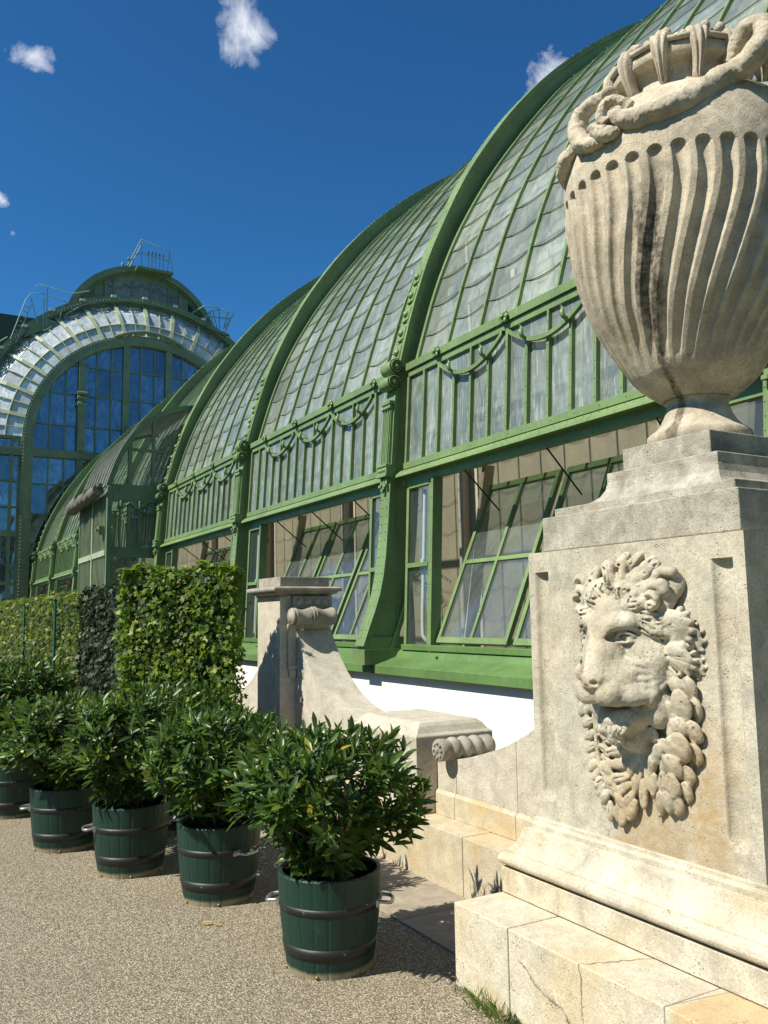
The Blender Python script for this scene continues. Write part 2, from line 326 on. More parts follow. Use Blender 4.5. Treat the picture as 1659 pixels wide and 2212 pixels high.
# --- rib prototype (k=0)
def make_rib():
    y=Y0
    web=MB(); strip(web,RP,RN,-.02,-.44,y+.025,y+.205)
    # angle flange and riveted edge
    strip(web,RP,RN,.014,-.02,y-.012,y+.242)
    strip(web,RP,RN,-.02,-.07,y-.004,y+.024); strip(web,RP,RN,-.02,-.07,y+.206,y+.234)
    strip(web,RP,RN,-.38,-.44,y-.03,y+.26)
    web.box(5.40,6.0,y-.01,y+.25,1.10,1.33)
    web.box(5.352,5.98,y-.055,y+.29,.975,1.175)
    web.box(5.40,5.9,y-.045,y+.02,1.176,1.5) if False else None
    rv=web
    fine=resample(RIBP,.115); fn=normals(fine)
    for i,(p,n) in enumerate(zip(fine,fn)):
        if p[1]<1.42: continue
        if 3.40<p[1]<4.66: 
            pass
        for yy in ((y+.05,y+.18) if i%2 else (y+.05,y+.18)):
            if 3.3<p[1]<4.7: continue
            if p[1]>5.2 and i%2: continue
            rv.rivet((p[0]+n[0]*.014,yy,p[1]+n[1]*.014),(n[0],0,n[1]),.016,.8,7)
        # rivets along both edges standing on the skyline side
        rv.rivet((p[0]+n[0]*.012,y+.226,p[1]+n[1]*.012),(n[0],0,n[1]),.011,.9,5)
        if i%1==0:
            rv.rivet((p[0]-n[0]*.045,y-.005,p[1]-n[1]*.045),(0,-1,0),.012,.8,6)
            if p[1]<3.4: rv.rivet((p[0]-n[0]*.30,y+.024,p[1]-n[1]*.30),(0,-1,0),.013,.8,6)
            if p[1]<2.6: rv.rivet((p[0]-n[0]*.17,y+.024,p[1]-n[1]*.17),(0,-1,0),.013,.8,6)
    rib=web.build('rib',GREEN,wing)
    # fluted pilaster on the flange
    pl=MB(); z0,z1=3.70,4.60; xa,xb=ribp_at(z0),ribp_at(z1)
    def q(z,o): t=(z-z0)/(z1-z0); return xa+(xb-xa)*t-o
    def slab(za,zb,ya,yb,o0,o1,ob0=None):
        pl.hexa([(q(za,o0),ya,za),(q(za,o1),ya,za),(q(za,o1),yb,za),(q(za,o0),yb,za)],[(q(zb,o0),ya,zb),(q(zb,o1),ya,zb),(q(zb,o1),yb,zb),(q(zb,o0),yb,zb)])
    slab(3.70,4.56,y+.012,y+.212,.005,.055)
    for i in range(5): slab(3.70,4.50,y+.020+i*.041,y+.044+i*.041,.05,.075)
    slab(4.56,4.61,y-.008,y+.232,.005,.10); slab(4.50,4.555,y+.002,y+.222,.05,.085)
    for i in range(3): pl.ball((q(4.50,.09),y+.045+.067*i,4.50),.026,8,6)
    slab(3.52,3.70,y-.012,y+.236,.005,.095); slab(3.665,3.70,y-.022,y+.246,.09,.11); slab(3.52,3.55,y-.022,y+.246,.09,.11)
    for i in range(3): pl.ball((q(3.61,.095),y+.045+.067*i,3.61),.024,8,6)
    for i in range(3):
        ya=y+.02+i*.067; d=.18 if i==1 else .12
        slab(3.50-d,3.52,ya,ya+.05,.005,.06); slab(3.50-d,3.50-d+.04,ya-.006,ya+.056,.055,.085)
    pl.build('pilaster',GREEN,rib,.004,1)
    # two scrolls
    for zc,r in ((5.10,.105),(4.87,.098)):
        sc=MB(); xc=ribp_at(zc)-.075
        sc.lathe([(r*.80,0),(r*.92,.02),(r*.92,.05),(r,.06),(r,.17),(r*.95,.18),(r*1.0,.20),(r*.93,.28),(.001,.29)],24,(xc,y-.02,zc),'Y')
        sc.lathe([(r*1.06,0),(r*1.06,.03),(r*.80,.03),(r*.80,0)],24,(xc,y-.045,zc),'Y',caps=False)
        pts=[]
        for i in range(40):
            a=i/39*4.2*PI; rr=r*.95*(1-i/39*.72); pts.append((xc+rr*math.cos(a),y-.048,zc+rr*math.sin(a)))
        sc.tube(pts,.011,6); sc.ball((xc,y-.045,zc),r*.33,10,8,(1,.8,1))
        sc.build('scroll',GREEN,rib)
    # medallions going up the rib
    md=MB()
    for i in range(5):
        zc=5.34+i*.30; xa_=ribp_at(zc)
        j=min(range(len(RP)),key=lambda t:abs(RP[t][1]-zc)); n=RN[j]; t_=(n[1],-n[0])
        t_=(-t_[0],-t_[1]) if t_[1]<0 else t_
        def pt(u,v,o): return (xa_+t_[0]*u+n[0]*o,y+.115+v,zc+t_[1]*u+n[1]*o)
        md.hexa([pt(-.11,-.085,.01),pt(.11,-.085,.01),pt(.11,.085,.01),pt(-.11,.085,.01)],[pt(-.10,-.075,.032),pt(.10,-.075,.032),pt(.10,.075,.032),pt(-.10,.075,.032)])
        md.ball(pt(0,0,.03),.055,12,8,(1,1,1)); md.hexa([pt(-.13,-.05,.01),pt(-.112,-.05,.01),pt(-.112,.05,.01),pt(-.13,.05,.01)],[pt(-.13,-.05,.05),pt(-.112,-.05,.05),pt(-.112,.05,.05),pt(-.13,.05,.05)])
    md.build('medallions',GREEN,rib)
    return rib
rib0=make_rib()
# --- bay prototype (k=0): Y from 4.20 to 9.95
YL,YR=9.95,4.205
FY=[9.878-.366*i for i in range(16)]
def curve_tube(mb,pts,r,n=5): mb.tube(pts,r,n)
def make_bay():
    parts=[]
    # roof glass: one island per pane
    step=4; g=MB(); laps=MB(); ub=[YL]+[9.878-.732*i for i in range(1,8)]+[YR]
    rr=random.Random(3)
    for a,b in zip(ub,ub[1:]):
        for i in range(0,len(GP)-1,step):
            j=min(i+step,len(GP)-1); rows=[]
            sag=.075
            m=5
            for q in range(i,j+1):
                row=[]
                for s in range(m):
                    u=s/(m-1); yy=a+(b-a)*u; o=.004*(1-(q-i)/(j-i))*1.0
                    bul=-.010*4*u*(1-u)
                    row.append((GP[q][0]+GN[q][0]*(o+bul),yy,GP[q][1]+GN[q][1]*(o+bul)))
                rows.append(row)
            g.grid(rows,True)
            if i>0:
                # lap edge: dark lead line sagging between the bars
                pts=[]
                for s in range(8):
                    u=s/7; sgl=.07*4*u*(1-u)+.0; t=sgl/.12; k=max(0,i-t); k0=int(k); f=k-k0
                    P=(GP[k0][0]*(1-f)+GP[min(k0+1,len(GP)-1)][0]*f, GP[k0][1]*(1-f)+GP[min(k0+1,len(GP)-1)][1]*f)
                    pts.append((P[0]+GN[k0][0]*.008,a+(b-a)*u,P[1]+GN[k0][1]*.008))
                laps.tube(pts,.0095,4)
    rg=g.build('roof_glazing',ROOFGLASS,wing,recalc=False); parts.append(rg)
    laps.build('pane_laps',GREEN_D,rg)
    bars=MB(); rv=bars
    for i,yy in enumerate(ub):
        w_=.042 if 0<i<len(ub)-1 else .06
        yc=yy if 0<i<len(ub)-1 else (yy-.03 if i==0 else yy+.03)
        strip(bars,GP[::2],GN[::2],.045,-.015,yc-w_/2,yc+w_/2)
        strip(bars,GP[::3],GN[::3],-.03,-.10,yc-.014,yc+.014)
        for q in range(3,len(GP),5): rv.rivet((GP[q][0]+GN[q][0]*.045,yc,GP[q][1]+GN[q][1]*.045),(GN[q][0],0,GN[q][1]),.011,.9,5)
    # purlins inside
    for q in range(12,len(GP),24): bars.beam((GP[q][0]-GN[q][0]*.14,YR,GP[q][1]-GN[q][1]*.14),(GP[q][0]-GN[q][0]*.14,YL,GP[q][1]-GN[q][1]*.14),.05,.10)
    gb=bars.build('glazing_bars',GREEN,rg)
    # band rail with rosettes
    b=MB(); b.extrude([(6.03,5.02),(6.27,5.04),(6.27,5.12),(6.03,5.125)],YR+.02,YL-.0); b.box(6.06,6.25,YR+.03,YL-.02,4.93,5.019)
    br=b.build('band_rail',GREEN,wing,.004,1); parts.append(br)
    for yy in (FY[2],FY[6],FY[10],FY[14]):
        r=MB(); 
        for k in range(6):
            a=2*PI*k/6; r.ball((6.005,yy+.052*math.cos(a),5.075+.052*math.sin(a)),.034,8,6,(.6,1,1))
        r.ball((5.985,yy,5.075),.03,8,6); r.build('rosette',GREEN,br)
    # frieze glass
    def fx(z): return 6.02+(z-3.66)/(5.0-3.66)*.085
    g=MB(); ys=[YL-.01]+FY[1:]+[YR]
    for a,b_ in zip(ys,ys[1:]):
        dd=rr.uniform(-.004,.004); g.add([(fx(3.66)+dd,a,3.66),(fx(3.66)-dd,b_,3.66),(fx(4.95),b_,4.95),(fx(4.95),a,4.95)],[(0,1,2,3)])
    fg=g.build('frieze_glazing',FRGLASS,wing,recalc=False); parts.append(fg)
    m=MB(); rv=m
    def bar(y_,z0,z1,w_=.045):
        m.hexa([(fx(z0)-.05,y_-w_/2,z0),(fx(z0)+.02,y_-w_/2,z0),(fx(z0)+.02,y_+w_/2,z0),(fx(z0)-.05,y_+w_/2,z0)],[(fx(z1)-.05,y_-w_/2,z1),(fx(z1)+.02,y_-w_/2,z1),(fx(z1)+.02,y_+w_/2,z1),(fx(z1)-.05,y_+w_/2,z1)])
        z=z0+.1
        while z<z1-.05: rv.rivet((fx(z)-.05,y_,z),(-1,0,0),.010,.9,5); z+=.19
    def sw(y_):
        for s in range(3):
            a,b_=FY[2+4*s],FY[6+4*s]
            if b_<=y_<=a: u=(y_-a)/(b_-a); return 4.93-.27*4*u*(1-u)
        return 4.93
    for i,y_ in enumerate(ys):
        yy=y_-.02 if i==0 else (y_+.02 if i==len(ys)-1 else y_)
        bar(yy,3.67,4.93 if not(2<i<14 and (i-2)%4) else sw(yy)-.0)
        if 2<i<14 and (i-2)%4: bar(yy,sw(yy)+.04,4.93,.03) if (i-2)%4==2 else None
    m.box(5.955,6.06,YR,YL-.01,3.615,3.70)
    y_=YR+.1
    while y_<YL: rv.rivet((5.955,y_,3.66),(-1,0,0),.010,.9,5); y_+=.366
    m.build('mullions',GREEN,fg)
    # swags of flat iron with horn hooks
    ga=MB()
    for s in range(3):
        a,b_=FY[2+4*s]-.04,FY[6+4*s]+.04; pts=[]
        for k in range(17):
            u=k/16; yy=a+(b_-a)*u; z=4.90-.27*4*u*(1-u); pts.append((fx(z)-.075,yy,z))
        rows=[]
        for p,pn in zip(pts,pts[1:]+[pts[-1]]):
            rows.append([(p[0]-.02,p[1],p[2]-.024),(p[0]+.03,p[1],p[2]-.024),(p[0]+.03,p[1],p[2]+.024),(p[0]-.02,p[1],p[2]+.024),(p[0]-.02,p[1],p[2]-.024)])
        ga.grid(rows,False)
        for u in (.25,.75):
            yy=a+(b_-a)*u; z=4.90-.27*4*u*(1-u); x=fx(z)-.10
            hp=catmull([(x+.02,yy-.01,z-.01),(x-.03,yy-.01,z+.02),(x-.045,yy,z+.07),(x-.02,yy+.015,z+.12),(x-.045,yy+.025,z+.17)],5); n_=len(hp)
            ga.tube(hp,[.012+.016*math.sin(PI*min(1,i/n_*1.2))*(1 if i<n_*.8 else .4) for i in range(n_)],7)
    gg=ga.build('swag_ornament',GREEN,wing); parts.append(gg)
    # drip ledge over the windows
    e=MB(); e.extrude([(5.86,3.50),(5.875,3.545),(5.95,3.60),(6.10,3.612),(6.10,3.40),(5.99,3.40),(5.99,3.50)],YR+.0,YL+.06)
    rv=e; y_=YR+.05
    while y_<YL: rv.rivet((5.91,y_,3.575),(-.6,0,.8),.009,.9,5); y_+=.115
    le=e.build('drip_ledge',GREEN,wing,.006,2); parts.append(le)
    # side lights: narrow fixed windows at both ends
    for (ya,yb) in ((9.93,9.26),(4.86,4.215)):
        f=MB(); xb,xt=5.90,6.00
        def post(y0,y1,z0=1.15,z1=3.41,o=.0,d=.07):
            f.hexa([(xb-o,y0,z0),(xb+d,y0,z0),(xb+d,y1,z0),(xb-o,y1,z0)],[(xt-o,y0,z1),(xt+d,y0,z1),(xt+d,y1,z1),(xt-o,y1,z1)])
        post(ya-.06,ya); post(yb+.05,yb+.10); post(yb-.05,yb+.0,o=.035,d=.12)
        xm=xb+(2.28-1.15)/(3.41-1.15)*(xt-xb)
        f.box(xm-.012,xm+.05,yb+.10,ya-.06,2.25,2.31); f.box(xb+.002,xb+.07,yb+.10,ya-.06,1.15,1.22); f.box(xt-.012,xt+.06,yb+.10,ya-.06,3.33,3.41)
        for zz in range(12):
            z=1.25+zz*.19; x=xb+(z-1.15)/(3.41-1.15)*(xt-xb)
            for yy in (ya-.03,yb+.075): f.rivet((x,yy,z),(-1,0,0),.009,.9,5)
            f.rivet((x-.035,yb-.025,z),(-1,0,0),.009,.9,5)
        fo=f.build('side_light',GREEN,wing,.003,1); parts.append(fo)
        p=MB(); p.add([(xb+.03,yb+.09,1.2),(xb+.03,ya-.05,1.2),(xt+.03,ya-.05,3.35),(xt+.03,yb+.09,3.35)],[(0,1,2,3)]); p.build('pane',CLEAR,fo,recalc=False)
    # tilted sashes leaning inwards, hinged at the sill
    def sp(v): return (5.95+.91*v,1.262+2.065*v)
    dx,dz=.91,2.065; l=math.hypot(dx,dz); nx,nz_=-dz/l,dx/l
    def sbar(mb,y0,y1,v0,v1,o0=.025,o1=-.035):
        a,b_=sp(v0),sp(v1)
        A=[(a[0]+nx*o0,y0,a[1]+nz_*o0),(a[0]+nx*o1,y0,a[1]+nz_*o1),(a[0]+nx*o1,y1,a[1]+nz_*o1),(a[0]+nx*o0,y1,a[1]+nz_*o0)]
        B=[(b_[0]+nx*o0,y0,b_[1]+nz_*o0),(b_[0]+nx*o1,y0,b_[1]+nz_*o1),(b_[0]+nx*o1,y1,b_[1]+nz_*o1),(b_[0]+nx*o0,y1,b_[1]+nz_*o0)]
        mb.hexa(A,B)
    for (ya,yb) in ((9.175,7.735),(7.615,6.175),(6.055,4.935)):
        s=MB(); ym=(ya+yb)/2
        sbar(s,ya-.06,ya,0,1); sbar(s,yb,yb+.06,0,1); sbar(s,yb+.06,ya-.06,.965,1,.024,-.034); sbar(s,yb+.06,ya-.06,0,.035,.024,-.034)
        sbar(s,ym-.025,ym+.025,.035,.965,.022,-.03); sbar(s,ym+.025,ya-.06,.485,.51,.020,-.03); sbar(s,yb+.06,ym-.025,.485,.51,.020,-.03)
        for v in [i/11 for i in range(12)]:
            a=sp(min(.985,max(.015,v)))
            for yy in (ya-.03,ym,yb+.03): s.rivet((a[0]+nx*.024,yy,a[1]+nz_*.024),(nx,0,nz_),.009,.9,5)
        so_=s.build('window_sash',GREEN,wing,.003,1); parts.append(so_)
        a,b_=sp(.02),sp(.98)
        for (p0,p1) in ((ya-.05,ym+.02),(ym-.02,yb+.05)):
            for v0,v1 in ((.02,.49),(.50,.98)):
                a,b_=sp(v0),sp(v1); p=MB(); p.add([(a[0],p0,a[1]),(a[0],p1,a[1]),(b_[0],p1,b_[1]),(b_[0],p0,b_[1])],[(0,1,2,3)]); p.build('pane',SASHGLASS,so_,recalc=False)
        st=MB(); t=sp(.93); st.tube([(6.06,ya-.55,3.40),(t[0]-.03,ya-.30,t[1]-.22)],.011,6)
        st.build('sash_stay',DARKMETAL,so_)
    # sill
    s=MB(); s.extrude([(5.50,.862),(5.515,.862),(5.60,.866),(5.95,.866),(5.95,1.16),(5.90,1.16),(5.86,1.13),(5.83,1.075),(5.79,1.06),(5.502,.972)],YR-.24,YL+.12)
    s.box(5.86,5.98,YR+.0,YL-.02,1.161,1.235)
    for yy in (9.0,7.0): s.box(5.80,5.83,yy-.02,yy+.02,1.08,1.11)
    so_=s.build('sill',green_paint('sill_paint',(.105,.195,.060),.3,.42,.2),wing,.006,2); parts.append(so_)
    wl=MB(); wl.box(5.60,5.95,YR-.36,YL+.09,0,.86); wo=wl.build('base_wall',RENDER,wing); parts.append(wo)
    # downpipe seen through the narrow light
    d=MB(); d.tube(catmull([(6.10,9.62,3.3),(6.06,9.62,2.4),(6.02,9.62,1.5),(6.03,9.58,1.3),(6.15,9.5,1.22)],8),.028,10); d.tube([(6.045,9.62,2.30),(6.047,9.62,2.36)],.036,10)
    dp=d.build('downpipe',WHITEP,wing); parts.append(dp)
    # inner posts
    ip=MB(); 
    for yy in (9.12,4.95): ip.hexa([(6.3,yy,0.9),(6.45,yy,.9),(6.45,yy+.08,.9),(6.3,yy+.08,.9)],[(6.75,yy,3.6),(6.9,yy,3.6),(6.9,yy+.08,3.6),(6.75,yy+.08,3.6)])
    ip.box(6.4,6.5,4.2,9.95,3.9,4.0)
    parts.append(ip.build('inner_post',CREAM,wing))
    return parts
def render_wall():
    m,t,p,o=newmat('white_render'); P=wpos(t); n=nz(t,160,4,.7,P); b=nz(t,3,5,.6,P)
    t.links.new(mixc(t,b,(.74,.71,.64),(.84,.82,.76)),p.inputs['Base Color']); p.inputs['Roughness'].default_value=.9; p.inputs['Specular IOR Level'].default_value=.2
    bump(t,p,n,.4,.006); return m
RENDER=render_wall()
bay0=make_bay()
def copy_parts(parts,dy,skip=()):
    for o in parts:
        if o.name.split('.')[0] in skip: continue
        c=copy_tree(o,wing); c.location.y+=dy
for k in range(1,7): copy_parts([rib0],PERIOD*k)
copy_parts([rib0],-PERIOD)
copy_parts(bay0,-PERIOD)
for k in range(1,7): copy_parts(bay0,PERIOD*k,() if k!=3 else ('window_sash','side_light','drip_ledge','sill','downpipe','inner_post'))
# interior: back wall, floor
mb=MB(); mb.box(11.5,11.7,-3,47,0,11.9); mb.build('inner_wall',CREAM,wing)
mb=MB()
for k in range(-1,7):
    y=Y0+PERIOD*k
    mb.box(11.30,11.49,y,y+.2,0,11.8); 
for z in (6.2,): mb.box(11.36,11.49,-3,47,z,z+.12)
mb.build('inner_ribs',plain('inner_rib_paint',(.60,.53,.42),.7),wing)
mb=MB(); mb.box(-2.9+8.9,11.5,-3,47,.02,.25); mb.build('inner_floor',plain('inner_floor',(.20,.17,.13),.8),wing)
mb=MB(); mb.box(6.0,11.5,-3.3,-3,0,12.0); mb.build('end_wall',CREAM,wing)
# palms behind the glass
def palm_bm(cx,cy,h,seed,n=16,rl=1.6):
    r=random.Random(seed); mb=MB()
    for i in range(n):
        a=r.uniform(0,2*PI); el=r.uniform(.15,1.1); pts=[]
        for k in range(9):
            s=k/8; pts.append(Vector((cx+math.cos(a)*rl*s*math.cos(el),cy+math.sin(a)*rl*s*math.cos(el),h+rl*s*math.sin(el)-1.1*s*s*rl*.6)))
        mb.tube(pts,[.014*(1-.8*k/8) for k in range(9)],4)
        for k in range(1,9):
            for sg in (-1,1):
                for j in range(2):
                    p=pts[k-1].lerp(pts[k],j/2); d=(pts[k]-pts[k-1]).normalized(); s_=d.cross(Vector((0,0,1))).normalized()*sg; L_=.34*rl/1.6*(1-.5*k/9)
                    q=p+s_*L_+d*L_*.5-Vector((0,0,.25*L_)); mid=p.lerp(q,.5)
                    mb.add([p,mid+d*.016,q,mid-d*.016],[(0,1,2,3)])
    return mb
PALM=leaf_mat('palm_leaf',[(0,(.03,.075,.02)),(1,(.08,.15,.04))],.4,.2)
for i,(x,y,h) in enumerate(((8.6,14.2,2.3),(9.5,21,2.0),(9.3,7.6,1.2))):
    t=thing('palm_tree',['dark palm behind the second open window bay of the greenhouse','palm deep inside the greenhouse by the porch','low palm inside the greenhouse behind the nearest window bay'][i],'palm',(x,y,0.25))
    palm_bm(x,y,h,i+2,14,1.1).build('frond_crown',PALM,t,recalc=False)
    m=MB(); m.tube([(x,y,.25),(x+.03,y,h*.6),(x,y,h)],[.09,.07,.06],8); m.build('trunk',plain('palm_bark',(.12,.08,.05),.9),t)

m=MB()
for k in range(-1,7):
    y=Y0+PERIOD*k+.1
    for off in (-1.0,-1.35): m.tube([(p[0]+n[0]*off,y,p[1]+n[1]*off) for p,n in list(zip(GP,GN))[::6]],.035,5)
    L0=list(zip(GP,GN))[::6]
    for i,(p,n) in enumerate(L0[:-1]):
        q,nq=L0[i+1]; a,b=((-1.0,-1.35) if i%2 else (-1.35,-1.0)); m.tube([(p[0]+n[0]*a,y,p[1]+n[1]*a),(q[0]+nq[0]*b,y,q[1]+nq[1]*b)],.018,4)
for i in range(20,len(GP),30): m.box(GP[i][0]-GN[i][0]*1.1-.04,GP[i][0]-GN[i][0]*1.1+.04,-2,47,GP[i][1]-GN[i][1]*1.1-.06,GP[i][1]-GN[i][1]*1.1+.06)
m.build('inner_truss',plain('truss_paint',(.62,.60,.50),.6),wing)
# ================================================================ ground
def ground_mat():
    m,t,p,o=newmat('gravel_asphalt'); P=wpos(t)
    v=t.nodes.new('ShaderNodeTexVoronoi'); v.inputs['Scale'].default_value=125; t.links.new(P,v.inputs['Vector'])
    v2=t.nodes.new('ShaderNodeTexVoronoi'); v2.inputs['Scale'].default_value=62; t.links.new(P,v2.inputs['Vector'])
    b=nz(t,1.3,6,.6,P); n=nz(t,40,4,.7,P)
    s=t.nodes.new('ShaderNodeSeparateColor'); t.links.new(v.outputs['Color'],s.inputs[0])
    c=ramp(t,s.outputs[0],[(0,(.11,.095,.07)),(.22,(.26,.225,.155)),(.65,(.46,.40,.29)),(.93,(.58,.52,.39)),(1,(.72,.68,.6))])
    s2=t.nodes.new('ShaderNodeSeparateColor'); t.links.new(v2.outputs['Color'],s2.inputs[0])
    c=mixc(t,ramp(t,s2.outputs[1],[(.8,0),(1,.6)]),c,(.5,.45,.36))
    c=mixc(t,ramp(t,v.outputs['Distance'],[(.35,0),(.62,.75)]),c,(.10,.085,.06))
    c=mixc(t,ramp(t,b,[(.4,.0),(.7,.35)]),c,(.20,.17,.12))
    c=mixc(t,ramp(t,n,[(.35,.25),(.6,0)]),c,(.12,.1,.075))
    t.links.new(c,p.inputs['Base Color']); p.inputs['Roughness'].default_value=.92; p.inputs['Specular IOR Level'].default_value=.15
    b1=bump(t,p,v.outputs['Distance'],.8,-.006); bump(t,p,n,.3,.008,b1); return m
g=MB(); g.add([(-400,-400,0),(400,-400,0),(400,400,0),(-400,400,0)],[(0,1,2,3)])
tag(g.build('ground',ground_mat()),kind='structure')
# paving strip with open joints (joints at the photographed places)
pv=MB(); ys=[-1.2,.9,2.5,3.33,4.105,4.606,5.6,6.6,7.6,8.6,9.6,10.6]
for i,(a,b) in enumerate(zip(ys,ys[1:])): pv.box(2.379,2.886,a+.006,b-.006,-.02,.006+.002*(i%2))
PAVE=stone('paving_stone',(.40,.35,.28),(.25,.22,.175),(.34,.27,.18),.3,.05,None,.35,3.0,.6)
tag(pv.build('pavement',PAVE,None,.003,1),kind='structure')

def added_lawn_mat():
    m,t,p,o=newmat('added_lawn'); P=wpos(t); a=nz(t,1.2,5,.6,P); b=nz(t,60,4,.7,P)
    c=mixc(t,a,(.028,.060,.014),(.055,.095,.022)); c=mixc(t,ramp(t,b,[(.3,.6),(.6,0)]),c,(.015,.03,.008)); t.links.new(c,p.inputs['Base Color']); p.inputs['Roughness'].default_value=.9
    bump(t,p,b,1,.03); return m
LW=added_lawn_mat()
lw=MB(); lw.box(-200,-1.6,-200,300,-.02,.012); lw.box(-1.6,8,-200,-.6,-.02,.0121); tag(lw.build('added_lawn',LW),kind='structure')  # unseen dark grass, added to cut sunlit bounce from the gravel
bd=MB(); bd.box(3.64,5.598,-3,46,-.02,.02); tag(bd.build('added_soil_bed',plain('added_bed_soil',(.05,.036,.022),.95)),kind='structure')  # dark soil added behind the parapet to weaken bounce onto the ironwork
# ================================================================ stone pedestal, lion mask, urn
def smooth_noise(shape,cell,seed,amp):
    r=np.random.default_rng(seed); g=[max(2,int(s/cell)+3) for s in shape]; a=r.normal(0,1,g).astype(np.float32)
    for ax,s in enumerate(shape):
        x=np.linspace(0,a.shape[ax]-1.001,s); i=x.astype(int); f=(x-i).astype(np.float32); f=f*f*(3-2*f)
        sh=[1]*len(shape); sh[ax]=s; f=f.reshape(sh); a=np.take(a,i,ax)*(1-f)+np.take(a,i+1,ax)*f
    return a*amp
class SDF:
    def __init__(s,lo,hi,h):
        s.lo=np.array(lo,float); s.h=h; s.n=[int((hi[i]-lo[i])/h)+1 for i in range(3)]
        s.ax=[s.lo[i]+h*np.arange(s.n[i]) for i in range(3)]; s.D=np.full(s.n,.08,np.float32)
    def _box(s,c,r):
        sl=[]
        for i in range(3):
            a=max(0,int((c[i]-r[i]-s.lo[i])/s.h)); b=min(s.n[i],int((c[i]+r[i]-s.lo[i])/s.h)+2)
            if b<=a: return None
            sl.append(slice(a,b))
        return sl,np.meshgrid(*[s.ax[i][sl[i]] for i in range(3)],indexing='ij',sparse=True)
    def _mix(s,sl,d,k,sub):
        D=s.D[tuple(sl)]
        if sub: d=-d; h=np.clip(.5-.5*(d*-1+D)/k*-1*-1,0,1) if False else None
        if not sub:
            h=np.clip(.5+.5*(D-d)/k,0,1); s.D[tuple(sl)]=D*(1-h)+d*h-k*h*(1-h)
        else:
            h=np.clip(.5-.5*(D-d)/k,0,1); s.D[tuple(sl)]=D*(1-h)+d*h+k*h*(1-h)
    def ell(s,c,r,k=.02,sub=False,rot=0.0,tilt=0.0):
        R_=max(r)+.05; b=s._box(c,[R_]*3)
        if b is None: return
        sl,(A,Z,P)=b; x,y,z=A-c[0],Z-c[1],P-c[2]
        if rot: cs,sn=math.cos(rot),math.sin(rot); x,y=x*cs+y*sn,-x*sn+y*cs
        if tilt: cs,sn=math.cos(tilt),math.sin(tilt); y,z=y*cs+z*sn,-y*sn+z*cs
        k0=np.sqrt((x/r[0])**2+(y/r[1])**2+(z/r[2])**2); k1=np.sqrt((x/r[0]**2)**2+(y/r[1]**2)**2+(z/r[2]**2)**2)+1e-9
        s._mix(sl,(k0*(k0-1)/k1).astype(np.float32),k,sub)
    def cap(s,a,b_,ra,rb,k=.015,sub=False):
        c=[(a[i]+b_[i])/2 for i in range(3)]; m=max(ra,rb)+.04
        b=s._box(c,[abs(a[i]-b_[i])/2+m for i in range(3)])
        if b is None: return
        sl,(A,Z,P)=b; d=[b_[i]-a[i] for i in range(3)]; dd=sum(q*q for q in d)+1e-9
        t=np.clip(((A-a[0])*d[0]+(Z-a[1])*d[1]+(P-a[2])*d[2])/dd,0,1)
        dist=np.sqrt((A-a[0]-t*d[0])**2+(Z-a[1]-t*d[1])**2+(P-a[2]-t*d[2])**2)-(ra+(rb-ra)*t)
        s._mix(sl,dist.astype(np.float32),k,sub)
    def path(s,pts,r0,r1,k=.012,sub=False,n=4):
        c=catmull(pts,n); m=len(c)-1
        for i in range(m): s.cap(tuple(c[i]),tuple(c[i+1]),r0+(r1-r0)*i/m,r0+(r1-r0)*(i+1)/m,k,sub)
    def lock(s,pts,r0,r1,k=.01,strands=3):
        """a curl of hair: a fat tapering tube cut by grooves"""
        s.path(pts,r0,r1,k)
        c=catmull(pts,4)
        for j in range(strands-1):
            o=(j-(strands-2)/2)*r0*.85; q=[]
            for i,p in enumerate(c):
                a=c[max(0,i-1)]; b=c[min(len(c)-1,i+1)]; d=(b-a).normalized(); f=1-(1-r1/r0)*i/len(c)
                nrm=Vector((-d.y,d.x,0)); nrm=nrm.normalized() if nrm.length>1e-3 else Vector((1,0,0))
                q.append(p+nrm*o*f+Vector((0,0,r0*f*.88)))
            for i in range(len(q)-1): s.cap(tuple(q[i]),tuple(q[i+1]),max(.0035,r0*.15),max(.003,r0*.12),.004,True)
    def mesh(s,iso=0.0):
        D=s.D; ins=D<iso; nx,ny,nz_=D.shape
        c=[ins[i:nx-1+i,j:ny-1+j,k:nz_-1+k] for i in (0,1) for j in (0,1) for k in (0,1)]
        cnt=sum(x.astype(np.int8) for x in c); act=(cnt>0)&(cnt<8); idx=np.full(act.shape,-1,np.int64); cells=np.argwhere(act); idx[act]=np.arange(len(cells))
        pos=np.zeros((len(cells),3)); w_=np.zeros(len(cells)); I,J,K=cells.T
        cr_=[(i,j,k) for i in (0,1) for j in (0,1) for k in (0,1)]
        for a in cr_:
            for ax in range(3):
                if a[ax]: continue
                b=list(a); b[ax]=1
                da=D[I+a[0],J+a[1],K+a[2]]; db=D[I+b[0],J+b[1],K+b[2]]; m=(da<iso)!=(db<iso)
                t=np.where(m,(iso-da)/np.where(m,db-da,1),0)
                p=np.array(a,float)[None]+np.zeros((len(cells),3)); p[:,ax]+=t; pos+=p*m[:,None]; w_+=m
        pos=pos/np.maximum(w_,1)[:,None]+cells; V=s.lo+pos*s.h; F=[]
        for ax in range(3):
            o1,o2=[q for q in range(3) if q!=ax]
            sl=[slice(1,-1)]*3; sl[ax]=slice(0,-1); sl2=[slice(1,-1)]*3; sl2[ax]=slice(1,None)
            A=ins[tuple(sl)]; B=ins[tuple(sl2)]; e=np.argwhere(A!=B); off=np.array([1,1,1]); off[ax]=0; e=e+off
            def cell(d1,d2):
                q=e.copy(); q[:,o1]-=d1; q[:,o2]-=d2; return idx[q[:,0],q[:,1],q[:,2]]
            f=np.stack([cell(0,0),cell(1,0),cell(1,1),cell(0,1)],1); a_=ins[e[:,0],e[:,1],e[:,2]]
